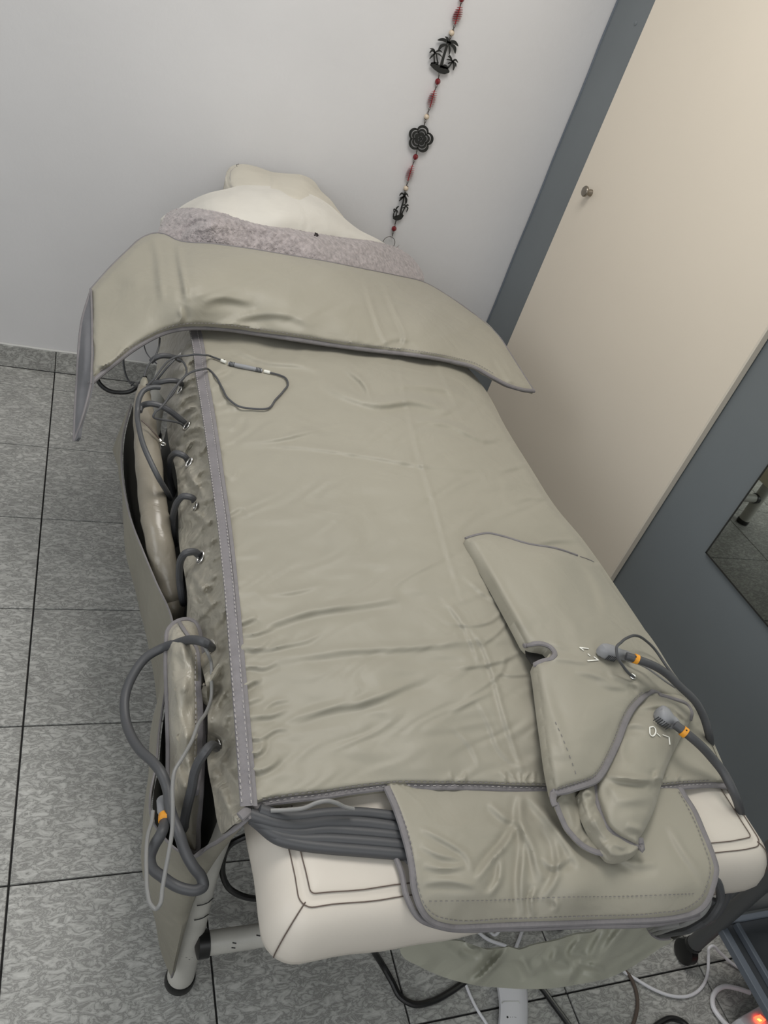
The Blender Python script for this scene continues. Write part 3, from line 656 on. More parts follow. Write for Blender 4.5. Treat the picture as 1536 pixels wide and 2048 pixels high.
tt=zc(1.969,120,300,[(120,550),(200,460),(272,390),(310,355),(380,328),(420,335),(450,352),(600,370),(750,390),(900,415),(1050,440),(1200,470),(1330,496),(1430,520),(1536,580),(1635,650)])+zc(2.56,950,0,[(128,1730),(180,1810),(240,1905),(302,2002)])
MB().tube(wr.P(resample(crom(tt,5),7),-.001),.0026,8).build('edge_binding',M['tape'],w1)
# folded-down end on the left
fl=Sheet([(182,579),(182,579),(184,650),(184,710),(182,768),(182,768),(172,810),(160,850),(150,882),(147,880),(147,880),(150,820),(154,760),(157,700),(164,640)],
 [(182,579,.698),(184,670,.662),(181,768,.622),(164,640,.665),(157,700,.635),(150,820,.575),(148,882,.545),(165,770,.60)],12,2,folds=[([(172,640),(168,720),(158,800),(152,850)],.004,6)],noise=[(60,.001,5,(1,1),0)])
flo=fl.build('folded_end',M['lining'],W,.006)
MB().tube(fl.P(resample(crom([(182,579),(164,640),(157,700),(154,760),(150,820),(148,882)],5),7)),.0026,8).build('edge_binding',M['tape'],flo)
MB().tube(fl.P(resample(crom([(148,882),(160,850),(172,810),(182,768)],5),7)),.0026,8).build('edge_binding',M['tape'],flo)
MB().tube(fl.P(resample(crom([(182,579),(184,650),(184,710),(182,768)],5),7)),.0022,8).build('edge_binding',M['tape'],flo)
# ------------------------------------------------------------------ foot mat
def z7(p): return zc(1.9794,760,1560,p)
fL=z7([(28,30),(60,100),(82,160),(100,220),(114,270),(125,320),(133,370),(137,420),(147,460),(162,502),(182,535),(210,558),(260,574)])
fB=z7([(380,575),(500,570),(650,565),(800,560),(950,555),(1100,548),(1180,538),(1230,525),(1270,503),(1295,470)])
fR=z7([(1310,430),(1322,390),(1328,350),(1318,310),(1300,260),(1275,200),(1240,120),(1205,65),(1185,30)])
fo=fL+fB+fR+[fR[-1],(1250,1560),(1100,1560),(950,1558),(850,1556),(774,1556)]+[(774,1556)]
fs=[(778,1585,.645),(800,1640,.650),(815,1690,.650),(828,1740,.644),(836,1780,.636),(850,1825,.622),(900,1848,.608),(1013,1847,.604),(1164,1843,.604),(1316,1836,.606),(1400,1808,.615),(1430,1735,.632),(1400,1650,.636),(1361,1580,.636),(900,1690,.650),
(950,1790,.636),(1150,1785,.636),(1350,1780,.632),(900,1640,.648),(1100,1650,.638),(1250,1650,.637),(1000,1720,.636),(1250,1720,.634),(1000,1560,.634),(1200,1560,.634),(860,1560,.634)]
ff=[]
def ffl(a,w,*p): ff.append((z7(p),a*.85,w*.85,.7))
ffl(.008,10,(560,60),(555,150),(600,260),(640,400)); ffl(.008,9,(555,150),(500,250),(440,320),(380,400)); ffl(.007,9,(560,160),(570,280),(560,420),(570,540)); ffl(.007,10,(580,60),(660,150),(740,260),(800,350)); ffl(.006,9,(620,150),(700,260),(700,380),(640,480))
ffl(.005,9,(430,90),(500,150),(550,170)); ffl(.005,8,(640,300),(680,340),(760,300)); ffl(.006,8,(480,300),(470,400),(430,460)); ffl(.005,7,(620,420),(600,480),(610,540)); ffl(.004,7,(160,190),(240,230),(350,310),(370,380)); ffl(.0035,7,(160,260),(250,300),(330,310)); ffl(.0035,7,(170,340),(270,350),(340,340)); ffl(.0035,8,(170,410),(260,400),(380,420))
ffl(.004,9,(1140,170),(1200,280),(1290,400)); ffl(.004,10,(900,250),(1000,330),(1100,330)); ffl(.004,6,(690,470),(700,500),(690,520))
fm=Sheet(fo,fs,16,2,folds=ff,noise=[(170,.0025,5,(1,1),.1)],edge=(.003,5))
FM = thing('foot_mat','smaller beige padded mat with rounded corners hanging over the foot end','mat',(.8,-2.0,.62))
fmo=fm.build('top_panel',M['cloth'],FM,.0065)
pth=crom(fL+fB+fR,6); MB().tube(fm.P(resample(pth,6),-.001),.0053,10,flat=(1,.7)).build('edge_binding',M['tape'],fmo)
inn=z7([(50,50),(115,220),(150,420),(180,500),(215,535),(270,552),(500,550),(800,540),(1100,527),(1220,505),(1275,460),(1300,400),(1308,350),(1280,250),(1225,120),(1180,40)])
stitches('stitching',fm.P(resample(crom(inn,6),6),.0012),M['thread'],fmo,length=.0035,gap=.003,r=.00055)
stitches('stitching',fm.P(resample(crom(z7([(195,480),(400,478),(700,465),(1000,460),(1250,450)]),6),6),.0008),M['thread'],fmo,length=.003,gap=.0035,r=.00045)
# lower layer of the same mat, peeping out
f2=[(790,1712),(812,1722),(830,1772),(842,1820),(870,1850),(1013,1855),(1316,1845),(1398,1830),(1398,1830),(1300,1800),(1000,1800),(900,1780),(850,1740),(815,1708)]
f2s=[(790,1712,.6290),(812,1745,.6285),(832,1800,.625),(870,1850,.602),(1013,1855,.596),(1316,1845,.596),(1398,1830,.600),(1300,1800,.612),(1000,1800,.614),(900,1780,.625),(850,1740,.629)]
fm2=Sheet(f2,f2s,14,1)
fo2=fm2.build('under_panel',M['lining'],FM,.003)
MB().tube(fm2.P(resample(crom([(790,1712),(803,1745),(812,1790),(840,1838),(875,1852),(1013,1857),(1164,1852),(1316,1847),(1398,1832)],6),7)),.0035,8).build('edge_binding',M['tape'],fo2)
# ------------------------------------------------------------------ folded boot/sleeve on the right
SL = thing('folded_boot','folded beige leg cuff with two plugged hoses, lying on the right side','cuff',(.85,-1.7,.66))
notch=[(1052,1294),(1062,1297),(1080,1296),(1096,1300),(1100,1308),(1092,1316),(1076,1320),(1066,1326)]
aL=[(931,1077),(955,1118),(986,1173),(1020,1235),(1048,1288)]; aB=[(1107,1588),(1128,1580),(1150,1573),(1170,1567),(1189,1559),(1202,1545),(1212,1528),(1226,1500),(1236,1477),(1245,1452),(1255,1430),(1265,1414),(1276,1402),(1290,1390)]
aTop=[(931,1077),(950,1071),(978,1067),(994,1070),(1056,1088),(1115,1098),(1154,1111),(1188,1124)]
aR=[(1188,1124),(1222,1172),(1262,1226),(1302,1275),(1345,1342),(1375,1385),(1384,1408)]
aOut=aL+[aL[-1]]+notch+[notch[-1],(1068,1335),(1072,1360),(1076,1391),(1081,1430),(1087,1470),(1095,1528),(1101,1560),(1107,1588)]+aB+[aB[-1],(1305,1382),(1318,1388),(1335,1393),(1358,1400),(1384,1412)]+[(1384,1412)]+aR[::-1][1:]+[aR[0]]+aTop[::-1][1:]
zb=lambda x,y: float(body.tps([(x,y)])[0])
asamp=[(931,1077,.708),(994,1070,.710),(1056,1088,.708),(1115,1098,.700),(1188,1124,.664),(986,1173,.708),(1100,1180,.716),(1222,1172,.664),(1020,1235,.706),(1050,1290,.703),(1180,1290,.712),(1302,1275,.660),(1068,1335,.702),(1200,1360,.708),(1345,1342,.658),(1384,1410,.656),(1081,1430,.698),(1180,1450,.706),(1255,1430,.694),(1295,1388,.684),(1103,1570,.684),(1150,1520,.700),(1189,1559,.684),(1236,1477,.688),(1300,1340,.69)]
af=[]
def afl(a,w,*p): af.append((zc(5.12,1100,1240,p),a*.6,w*.9,.6))
afl(.006,8,(260,520),(420,550),(620,620),(860,670)); afl(.005,7,(480,640),(620,680),(800,700)); afl(.006,6,(610,490),(640,560),(740,600),(860,660)); afl(.004,7,(0,380),(160,400),(400,440)); afl(.008,7,(840,620),(900,680),(960,760)); afl(.006,7,(860,620),(980,690),(1120,760)); afl(.004,9,(880,700),(930,780),(900,840)); afl(.003,7,(0,220),(100,270),(200,300))
af+= [([(1160,1110),(1200,1180),(1215,1240)],.003,10,.6),([(1100,1190),(1150,1260),(1170,1330)],.002,14,.6),([(960,1100),(1040,1240),(1075,1290)],.004,9,0),([(1085,1360),(1110,1440),(1135,1520)],.004,12,0)]
A=Sheet(aOut,asamp,15,2,folds=af,noise=[(190,.003,9,(1,1),.4),(70,.0006,2,(1,1),.4)],edge=(.007,7))
Ao=A.build('outer_panel',M['cloth'],SL,.013,down=True)
MB().tube(A.P(resample(crom([(1110,1612),(1106,1600)]+aB+[(1305,1381)],6),5),.001),[.004,.0068,.0062,.0058,.0062,.006,.0045],10,flat=(1,.6)).build('edge_binding',M['tape'],Ao)
MB().tube(A.P(resample(crom([(1292,1390),(1305,1382),(1322,1389),(1338,1394),(1360,1401),(1384,1414)],6),5),-.001),.0042,8,flat=(1,.7)).build('edge_binding',M['tape'],Ao)
MB().tube(A.P(resample(crom(aTop[:-1],5),6),0),.0026,8).build('edge_binding',M['tape'],Ao)
MB().tube(A.P(resample(crom([(1048,1292),(1058,1290),(1072,1287),(1090,1289),(1104,1297),(1110,1309),(1102,1318),(1086,1322),(1068,1330)],6),4),.0005),.0042,8,flat=(1,.7)).build('opening_binding',M['tape'],Ao)
MB().plate([PZ(x,y,.688) for x,y in ((1050,1297),(1062,1294),(1082,1293),(1098,1299),(1102,1309),(1094,1317),(1078,1322),(1064,1329),(1052,1312))],(0,0,-1),.001).build('opening_shade',M['black'],Ao,False)  # black plate standing in for the shade down in the opening
stitches('stitching',A.P(resample(crom(zc(4.518,1000,1340,[(500,470),(560,600),(630,780),(680,920),(705,1000)]),5),6),.0006),M['thread'],Ao,length=.004,gap=.006,r=.0005)
stitches('stitching',A.P(resample(crom([(x-5,y-6) for x,y in aB],6),6),.001),M['thread'],Ao,length=.003,gap=.003,r=.0006)
MB().tube(A.P(resample(crom([(1188,1124),(1178,1119),(1160,1113)],5),5),.0005),.0010,5).build('crease_seam',M['thread'],Ao)
def strokes(sheet,lst,mt,parent,r=.0011,off=.0016):
    mb=MB()
    for s_ in lst: mb.tube(sheet.P(resample(crom(s_,6) if len(s_)>2 and s_[0]!=s_[1] else np.array([q for i,q in enumerate(s_) if i==0 or q!=s_[i-1]],float),2.5),off),r,6,flat=(1,.35))
    return mb.build('lettering',mt,parent)
zt=lambda p: zc(5.12,1100,1240,p)
strokes(A,[zt([(395,292),(305,280)]),zt([(305,280),(345,310)]),zt([(388,345),(412,366)]),zt([(385,416),(495,408)]),zt([(495,408),(450,376)])],M['whitep'],Ao)
eyc=A.P([(1266,1353)],.003)[0]; MB().tube([eyc+.0042*np.array((math.cos(t),math.sin(t),0)) for t in np.linspace(0,6.283,21)[:-1]],.0012,6,closed=True).build('eyelet',M['ring'],Ao)
MB().lathe(eyc-np.array((0,0,.0008)),(0,0,1),[(0,.0035),(.0006,.0035)],16).build('eyelet_hole',M['ink'],Ao)
# leaf with second plug
bL=zc(4.518,1000,1340,[(860,1020),(868,1130),(900,1250),(930,1330),(960,1400),(1005,1455),(1060,1500),(1150,1550),(1210,1580),(1262,1600)])
bOut=[(1300,1372),(1330,1384),(1380,1402),(1388,1430),(1380,1445),(1365,1470),(1349,1501),(1338,1524),(1330,1544),(1318,1587),(1306,1626),(1292,1655),(1279,1682)]+bL[::-1]+[(1190,1545),(1205,1520),(1228,1470),(1250,1420),(1280,1385)]
bs=[(1300,1375,.672),(1384,1405,.664),(1375,1445,.664),(1349,1501,.664),(1322,1570,.662),(1306,1626,.661),(1279,1685,.660),(1235,1672,.665),(1205,1630,.668),(1190,1570,.67),(1230,1480,.675),(1300,1450,.684),(1270,1560,.684),(1265,1630,.678)]
bf=[(zc(2.56,900,1040,p),a*.8,w_*.9,.7) for p,a,w_ in (([(800,1310),(900,1320),(1000,1330),(1090,1320)],.009,8),([(1070,1280),(1060,1310),(1100,1330)],.005,6),([(880,1060),(950,1045),(1010,1060)],.004,8),([(960,960),(1080,950),(1170,960)],.005,7),([(840,1440),(950,1430),(1040,1420)],.004,12),([(900,1560),(980,1600),(960,1660)],.005,9),([(900,1250),(880,1180),(900,1100)],.003,9),([(1150,960),(1190,1000),(1220,1030)],.006,6),([(1000,1380),(1050,1340),(1080,1300)],.004,7))]
Bs=Sheet(bOut,bs,13,2,folds=bf,noise=[(120,.0025,8,(1,1),.4)],edge=(.008,6))
Bo=Bs.build('inner_leaf',M['cloth'],SL,.016,down=True)
MB().tube(Bs.P(resample(crom([(1186,1560)]+bL+[(1283,1700),(1281,1676)],6),5),.0005),.0043,8,flat=(1,.6)).build('edge_binding',M['tape'],Bo)
MB().tube(Bs.P(resample(crom([(1318,1389),(1345,1397),(1376,1410),(1383,1425),(1380,1440)],6),5),.001),.0034,8,flat=(1,.6)).build('edge_binding',M['tape'],Bo)
strokes(Bs,[zt([(1022,1098),(1062,1092),(1082,1120),(1078,1165),(1050,1188),(1028,1172),(1022,1130),(1022,1098)]),zt([(1095,1160),(1130,1190)]),zt([(1155,1175),(1220,1198)]),zt([(1220,1198),(1228,1276)])],M['whitep'],Bo,.0010)
# inner folds seen through the opening
cOut=zc(4.518,1000,1340,[(720,1100),(728,1200),(760,1300),(795,1380),(830,1450),(870,1520),(900,1570),(930,1620),(960,1660),(990,1690),(1030,1705),(1110,1702),(1200,1670),(1245,1640),(1275,1600),(1180,1540),(1060,1460),(980,1380),(930,1270),(890,1120),(870,1000),(800,1030)])
cs=[(1160,1595,.668),(1184,1661,.668),(1212,1705,.662),(1246,1717,.658),(1281,1694,.655),(1235,1665,.656),(1205,1620,.654),(1190,1565,.66),(1175,1580,.675),(1190,1640,.673),(1225,1695,.668)]
Cs=Sheet(cOut,cs,9,2,folds=[(zc(4.518,1000,1340,p),a*.4,w_,.7) for p,a,w_ in (([(780,1150),(800,1250),(860,1350),(900,1450),(980,1560)],.006,5),([(790,1090),(830,1140),(810,1180)],.006,5),([(820,1260),(880,1300),(900,1350)],.005,4),([(1040,1560),(1100,1600),(1140,1610)],.006,5),([(1140,1700),(1200,1650),(1240,1600)],.006,6),([(880,1400),(930,1480),(990,1540)],.004,5))],noise=[(50,.0015,4,(1,1),0)],edge=(.006,4))
Co=Cs.build('inner_fold',M['cloth'],SL,.012,down=True)
dL=zc(4.518,1000,1340,[(505,1200),(540,1300),(570,1370),(600,1430),(650,1490),(700,1545),(770,1600),(850,1638),(910,1655),(962,1662)])
dOut=dL+zc(4.518,1000,1340,[(940,1600),(880,1520),(820,1420),(770,1310),(735,1210),(725,1090),(640,1110),(560,1130)])
ds=[(1113,1610,.664),(1133,1656,.656),(1155,1683,.652),(1188,1703,.650),(1212,1707,.650),(1160,1590,.652),(1175,1640,.648),(1195,1685,.648),(1140,1630,.656),(1130,1592,.665)]
Ds=Sheet(dOut,ds,9,2,folds=[(zc(4.518,1000,1340,p),a*.5,w_,.7) for p,a,w_ in (([(600,1200),(640,1320),(680,1420)],.005,6),([(690,1500),(720,1380),(700,1250)],.004,6),([(740,1560),(780,1520),(820,1540)],.004,5))],noise=[(50,.001,3,(1,1),0)])
Do=Ds.build('lining_leaf',M['cloth'],SL,.006,down=True)
MB().tube(Ds.P(resample(crom(dL,6),5),.0008),.0042,8,flat=(1,.6)).build('edge_binding',M['tape'],Do)

# ------------------------------------------------------------------ hoses and wires
def onbody(pts,off=.004):
    out=[]
    for p in pts:
        if p[0]>412: out.append((p[0],p[1],float(body.z([(p[0],p[1])])[0])+off))
        else: out.append(p)
    return out
def hose(path,r,label,mt='hose',name='air_hose',cat='hose',group=None,n=10,zr=True,k=6):
    P=crom([pt(p) for p in path],k); mb=MB().tube(P,r,n); o=mb.build(name,M[mt]); tag(o,label,cat,group); return o
def hose_thing(path,r,label,mt='hose',name='air_hose',cat='hose'):
    P=crom([pt(p) for p in path],6); T=thing(name,label,cat,P[0]); h=MB().tube(P,r,12).build('tube',M[mt],T); return T,P
def plug(T,a,b,w_,h_,bandpt=None,bandax=None,hr_=.0062):
    """angled connector: round grip head at a, neck reaching b"""
    a=np.array(a);b=np.array(b); ax=b-a; L=np.linalg.norm(ax); ax/=L; up=np.array((0,0,1.)); sd=np.cross(up,ax); sd/=np.linalg.norm(sd); up=np.cross(ax,sd)
    prof=[(-.42,.10),(-.38,.55),(-.25,.86),(-.05,1.0),(.15,.98),(.32,.80),(.5,.60),(.62,.52),(.66,.56),(.80,.52),(.95,.44),(1.0,.2)]
    V=[];n=20
    for t,s_ in prof:
        c=a+ax*L*t
        for k in range(n):
            th=2*math.pi*k/n; cx=math.copysign(abs(math.cos(th))**.8,math.cos(th)); cy=math.copysign(abs(math.sin(th))**.8,math.sin(th))
            V.append(c+sd*cx*w_*s_+up*cy*h_*(.55+.45*s_)*(s_>.15)+up*cy*h_*.1)
    m=len(prof); Fc=[(i*n+k,i*n+(k+1)%n,(i+1)*n+(k+1)%n,(i+1)*n+k) for i in range(m-1) for k in range(n)]+[tuple(range(n))[::-1],tuple((m-1)*n+k for k in range(n))]
    po=MB().add(V,Fc).build('plug',M['plug'],T,True,50)
    return po,ax,sd,up,L
# right: upper plug
zA=.735
p1a=A.P([(1217,1304)],.012)[0]; p1b=A.P([(1258,1313)],.012)[0]
hp1=[(1252,1312,.725),(1278,1320,.727),(1300,1328,.725),(1330,1345,.715),(1362,1375,.70),(1392,1405,.685),(1408,1435,.668),(1417,1465,.65),(1420,1482,.632),(1418,1500,.60),(1400,1560,.50)]
T1,P1=hose_thing(hp1,.0062,'grey hose with orange band plugged beside the upper markings on the boot')
po,ax,sd,up,L=plug(T1,p1a,p1b,.0125,.0095)
for k in range(6):
    c=p1a+ax*(-.010+.0036*k)-sd*(.0122 if (sd@np.array((0,-1,0)))<0 else -.0122)*1.0; MB().tube([c+up*.004,c-up*.006],.0009,4).build('grip_slot',M['rib'],po)
MB().tube([PZ(1268.5,1316.5,.727),PZ(1275.5,1319.5,.7265)],.0075,16).build('band',M['orange'],T1)
MB().lathe(PZ(1272,1314,.735),(0,0,1),[(0,.0012),(.0012,.0010)],8).build('band_peg',M['ink'],T1)
# right: lower plug
p2a=Bs.P([(1326,1431)],.012)[0]; p2b=Bs.P([(1352,1450)],.012)[0]
hp2=[(1350,1449,.692),(1368,1463,.692),(1400,1490,.683),(1425,1517,.668),(1447,1545,.658),(1463,1575,.652),(1474,1600,.640),(1480,1622,.62),(1478,1650,.57),(1470,1700,.48)]
T2,P2=hose_thing(hp2,.0066,'grey hose with orange band plugged beside the lower markings on the boot')
po,ax,sd,up,L=plug(T2,p2a,p2b,.0155,.0105)
for k in range(7):
    c=p2a+ax*(-.012+.0038*k)-sd*(.0150 if (sd@np.array((0,-1,0)))<0 else -.0150); MB().tube([c+up*.004,c-up*.007],.0009,4).build('grip_slot',M['rib'],po)
MB().tube([PZ(1364.5,1461,.692),PZ(1372,1467,.691)],.0080,16).build('band',M['orange'],T2)
MB().lathe(PZ(1373,1461,.7005),(0,0,1),[(0,.0012),(.0012,.0010)],8).build('band_peg',M['ink'],T2)
hose([(1266,1353,.708),(1258,1347,.716),(1246,1332,.727),(1235,1313,.738),(1233,1297,.745),(1243,1284,.745),(1258,1274,.735),(1270,1271,.725),(1290,1280,.705),(1310,1299,.69),(1335,1335,.68),(1362,1368,.675),(1390,1395,.66),(1408,1425,.64),(1420,1460,.60)],.0022,'thin grey wire looping out of the small eyelet over the upper plug',name='wire',cat='wire',mt='hose')
hose([(1256,1322,.708),(1275,1327,.708),(1292,1335,.705),(1310,1347,.70),(1330,1362,.692),(1350,1375,.68)],.0016,'thin wire running just under the upper plugged hose',name='wire',cat='wire',mt='hosel')
# hose bundle on the foot-end cushion
z6=lambda p: [(x/3.072+460,y/3.072+1540,z) for x,y,z in p]
B6=[([(180,245,.646),(300,285,.642),(400,290,.638),(600,268,.636),(800,265,.634),(1040,290,.6325),(1110,297,.632)],.0068),
 ([(120,275,.643),(260,320,.640),(360,340,.637),(600,322,.635),(800,328,.633),(1060,360,.632),(1130,368,.632)],.0075),
 ([(130,295,.639),(250,355,.636),(380,385,.633),(600,372,.632),(800,385,.631),(1080,410,.631),(1150,415,.631)],.0070),
 ([(150,310,.635),(280,400,.633),(400,425,.631),(600,428,.631),(800,440,.631),(1090,465,.631),(1150,470,.631)],.0070),
 ([(170,325,.632),(290,420,.631),(420,455,.630),(600,478,.630),(800,495,.630),(1100,520,.630),(1150,524,.630)],.0070),
 ([(200,240,.636),(400,300,.632),(600,310,.630),(900,318,.629),(1040,330,.629),(1100,335,.629)],.0055)]
nm=['uppermost','second from the top','third from the top','second lowest','lowest','half-buried']
for (p,r),t in zip(B6,nm): hose(z6(p),r,f'grey air hose, {t} of the bundle entering the foot mat',n=12)
hose(z6([(250,250,.652),(360,245,.656),(450,235,.660),(540,200,.664),(600,190,.665),(660,205,.662),(700,225,.657),(760,240,.653)]),.0025,'pale grey thin wire arched over the hose bundle at the foot end',name='wire',cat='wire',mt='hosel')
# bundle hanging behind the mat, right
Rb=[([(1423,1745,.600),(1438,1772,.585),(1440,1800,.565),(1425,1828,.545),(1400,1845,.51),(1360,1856,.46),(1330,1860,.40),(1305,1862,.33)],.0058,'hose','outer dark grey hose curling down behind the right corner of the foot mat'),
 ([(1412,1780,.575),(1418,1800,.565),(1405,1825,.55),(1380,1842,.535),(1345,1854,.50),(1318,1864,.42),(1303,1866,.34)],.0040,'hosel','light grey hose curling inside the dark ones behind the mat corner'),
 ([(1400,1800,.565),(1392,1825,.55),(1365,1838,.535),(1330,1846,.51),(1308,1852,.44),(1294,1858,.36)],.0030,'hosel','thin light wire nearest the mat edge in the hanging bundle'),
 ([(1430,1800,.56),(1415,1835,.53),(1385,1856,.50),(1355,1864,.45),(1330,1868,.40),(1312,1868,.33)],.0050,'hose','inner dark grey hose hanging below the right corner of the foot mat'),
 ([(1360,1848,.52),(1330,1853,.50),(1310,1858,.43),(1298,1862,.34)],.0035,'hosel','light grey wire ending in the opening of the fabric sling'),
 ([(1448,1735,.600),(1455,1765,.57),(1450,1800,.52),(1430,1830,.48),(1400,1850,.44)],.0060,'hose','dark grey hose farthest right behind the foot mat')]
for p,r,m_,l in Rb: hose(p,r,l,mt=m_)
# left side hoses
z3=lambda p: [(x/3.4125+220,y/3.4125+650)+tuple(q) for x,y,*q in p]
z4=lambda p: [(x/2.56+220,y/2.56+1200)+tuple(q) for x,y,*q in p]
hose(z3([(545,960,.565),(535,935,.58),(500,890,.600),(460,875,.600),(425,890,.585),(408,940,.555),(405,1020,.52),(420,1090,.49),(440,1160,.45)]),.0058,'short grey hose looping out of the fourth eyelet from the head end')
hose(z3([(598,1255,.555),(582,1215,.58),(550,1175,.600),(505,1168,.600),(465,1200,.585),(440,1260,.56),(428,1330,.53),(430,1420,.50),(445,1500,.46)]),.0058,'short grey hose looping out of the fifth eyelet from the head end')
hose(z3([(622,1600,.56),(605,1570,.585),(565,1547,.600),(520,1555,.600),(490,1590,.585),(475,1650,.56),(475,1740,.53),(490,1850,.50),(500,1900,.46)]),.0060,'short grey hose looping out of the sixth eyelet, just above the pouch')
hose(z3([(525,690,.585),(500,660,.605),(440,610,.62),(390,575,.63),(340,550,.635),(270,537,.635),(215,555,.625),(200,590,.62)]),.0058,'thick grey hose bowing left from the third eyelet')
hose(z3([(340,425,.66),(290,425,.66),(235,445,.655),(200,500,.645),(188,580,.63),(196,690,.63),(228,820,.622),(275,930,.612),(330,1040,.595),(378,1120,.565),(412,1185,.52)]),.0050,'long grey hose running down the rolled sleeve into the pocket')
hose(z3([(295,395,.63),(340,390,.635),(400,380,.64),(450,382,.64),(485,400,.625),(492,425,.605)]),.0055,'grey hose crossing flat into the second eyelet under the wires')
hose(z3([(280,250,.64),(310,225,.65),(345,212,.655),(400,212,.655),(440,222,.65),(478,240,.63)]),.0055,'grey hose arching to the eyelet nearest the wrap')
Wz=[(505,695,.60),(480,672,.615),(420,656,.625),(350,645,.63),(295,622,.64),(305,600,.645),(335,575,.645),(375,530,.65),(420,460,.66),(450,420,.665),(500,360,.675),(560,320,.685),(620,304,.69),(680,308,.70),(720,350,.705),(765,430,.705),(820,515,.702),(880,555,.701),(960,570,.701),(1075,570,.70),(1130,510,.702),(1185,450,.702),(1215,400,.702),(1195,360,.703),(1150,340,.704),(1090,325,.705)]
Cn=thing('wire_coupling','thin grey wire with inline grey coupling lying on the suit near the strap','wire',PZ(500,735,.70))
MB().tube(crom([pt(p) for p in onbody(z3(Wz))],6),.0021,8).build('lower_wire',M['hose'],Cn)
Wy=[(755,238,.705),(700,218,.70),(640,205,.695),(580,202,.688),(520,210,.68),(460,215,.675),(400,245,.67),(350,300,.665),(290,380,.655),(250,420,.645)]
MB().tube(crom([pt(p) for p in onbody(z3(Wy))],6),.0021,8).build('upper_wire',M['hose'],Cn)
q0,q1,q2,q3=[pt(p) for p in onbody(z3([(755,238,.706),(808,262,.706),(1040,312,.706),(1092,324,.706)]),.005)]
tA,tB=q0+(q1-q0)*.1,q0+(q1-q0)*.7
MB().tube([tA,tB],.0033,10).build('paper_tag',M['whitep'],Cn); MB().tube([q2+(q3-q2)*.25,q3],.0033,10).build('paper_tag',M['whitep'],Cn)
mk=tA+(tB-tA)*.45; MB().tube([mk+np.array((0,0,.003)),mk+np.array((.002,-.001,.003))],.0010,5).build('tag_mark',M['ink'],Cn)
cpb=MB().tube([q1+(q2-q1)*t for t in (0,.04,.14,.2,.35,.5,.65,.8,.86,.96,1)],[.0032,.0040,.0046,.0042,.0046,.0048,.0046,.0042,.0046,.0040,.0032],14).build('coupling',M['plug'],Cn)
for t in (.05,.09,.13,.17,.83,.87,.91,.95):
    c=q1+(q2-q1)*t; d=(q2-q1)/np.linalg.norm(q2-q1); MB().tube([c-d*.0007,c+d*.0007],.0050,12).build('grip_ring',M['rib'],cpb)
hose(z3([(460,235,.665),(495,250,.665),(520,295,.662),(505,360,.66),(470,400,.655),(430,470,.645),(395,510,.64),(360,548,.637)]),.0021,'thin wire curling around between the first and second eyelets',name='wire',cat='wire')
hose(z3([(340,90,.66),(330,160,.66),(300,230,.65),(265,270,.645),(245,310,.64),(235,352,.635)]),.0020,'thin wire dropping from under the wrap to the sleeve tip',name='wire',cat='wire')
hose(z3([(230,130,.66),(245,180,.65),(275,225,.645),(320,265,.64)]),.0012,'fine dark wire hanging just under the wrap edge',name='wire',cat='wire')
hose(z3([(95,195,.58),(92,260,.56),(105,330,.545),(130,385,.54),(160,410,.545),(205,415,.56),(240,428,.58),(285,415,.60),(340,350,.63),(380,300,.645),(440,235,.66)]),.0022,'thin wire hanging from the wrap corner and rising towards the first eyelet',name='wire',cat='wire')
hose(z3([(285,400,.62),(210,412,.60),(160,395,.58),(145,415,.57)]),.0016,'short thin wire crossing the sleeve tip',name='wire',cat='wire')
hose([(193,755,.45),(200,768,.44),(215,780,.43),(240,785,.43),(262,782,.44),(278,770,.46),(290,755,.5)],.0052,'black cable bowing out below the left end of the wrap',mt='black',name='cable',cat='cable')
RT=thing('ground_wire','thin brown wire with a small ring terminal beside the rolled sleeve','wire',pt((310,860,.55)))
MB().tube(crom([pt(p) for p in z3([(215,650,.605),(260,690,.60),(300,735,.595),(340,780,.585)])],6),.0016,8).build('lead',M['brown'],RT)
MB().tube(crom([pt(p) for p in z3([(340,780,.585),(350,795,.583)])],3),.0028,8).build('crimp',M['steel'],RT)
c=pt(z3([(362,812,.58)])[0]); MB().tube([c+np.array((.0045*math.cos(t),.0045*math.sin(t),0)) for t in np.linspace(0,6.28,17)[:-1]],.0013,6,closed=True).build('ring_terminal',M['steel'],RT)
# lower-left hoses
T3,P3=hose_thing(z4([(520,245,.60),(480,215,.63),(440,205,.62),(340,222,.58),(270,245,.56),(190,290,.55),(120,380,.54),(80,480,.53),(78,600,.525),(110,700,.53),(160,775,.54),(220,830,.55),(265,890,.555),(295,970,.55),(305,1060,.55),(320,1110,.55),(355,1200,.55),(385,1290,.54),(430,1370,.53),(470,1425,.52),(478,1465,.515),(445,1485,.515),(390,1482,.515),(330,1460,.515),(265,1415,.52),(215,1370,.525),(205,1320,.53),(225,1260,.54),(260,1200,.55),(278,1150,.545),(280,1110,.54)]),.0066,'thick grey hose making a big loop outside the pocket, orange band on its plug')
b0,b1=pt(z4([(280,1128,.546)])[0]),pt(z4([(280,1106,.541)])[0]); MB().tube([b0,b1],.0078,16).build('band',M['orange'],T3)
pa,pb=pt(z4([(283,1030,.52)])[0]),pt(z4([(280,1100,.54)])[0]); pa,pb=pa,pb
MB().tube([pb,pb+(pa-pb)*.3,pa],[.007,.0095,.011],16,flat=(1,.8)).build('plug',M['plug'],T3)
hose(z4([(545,755,.575),(520,745,.59),(490,775,.60),(460,820,.59),(435,880,.575),(420,960,.555),(400,1040,.53),(385,1110,.50),(378,1180,.46)]),.0062,'short grey hose dropping from the last eyelet behind the pouch')
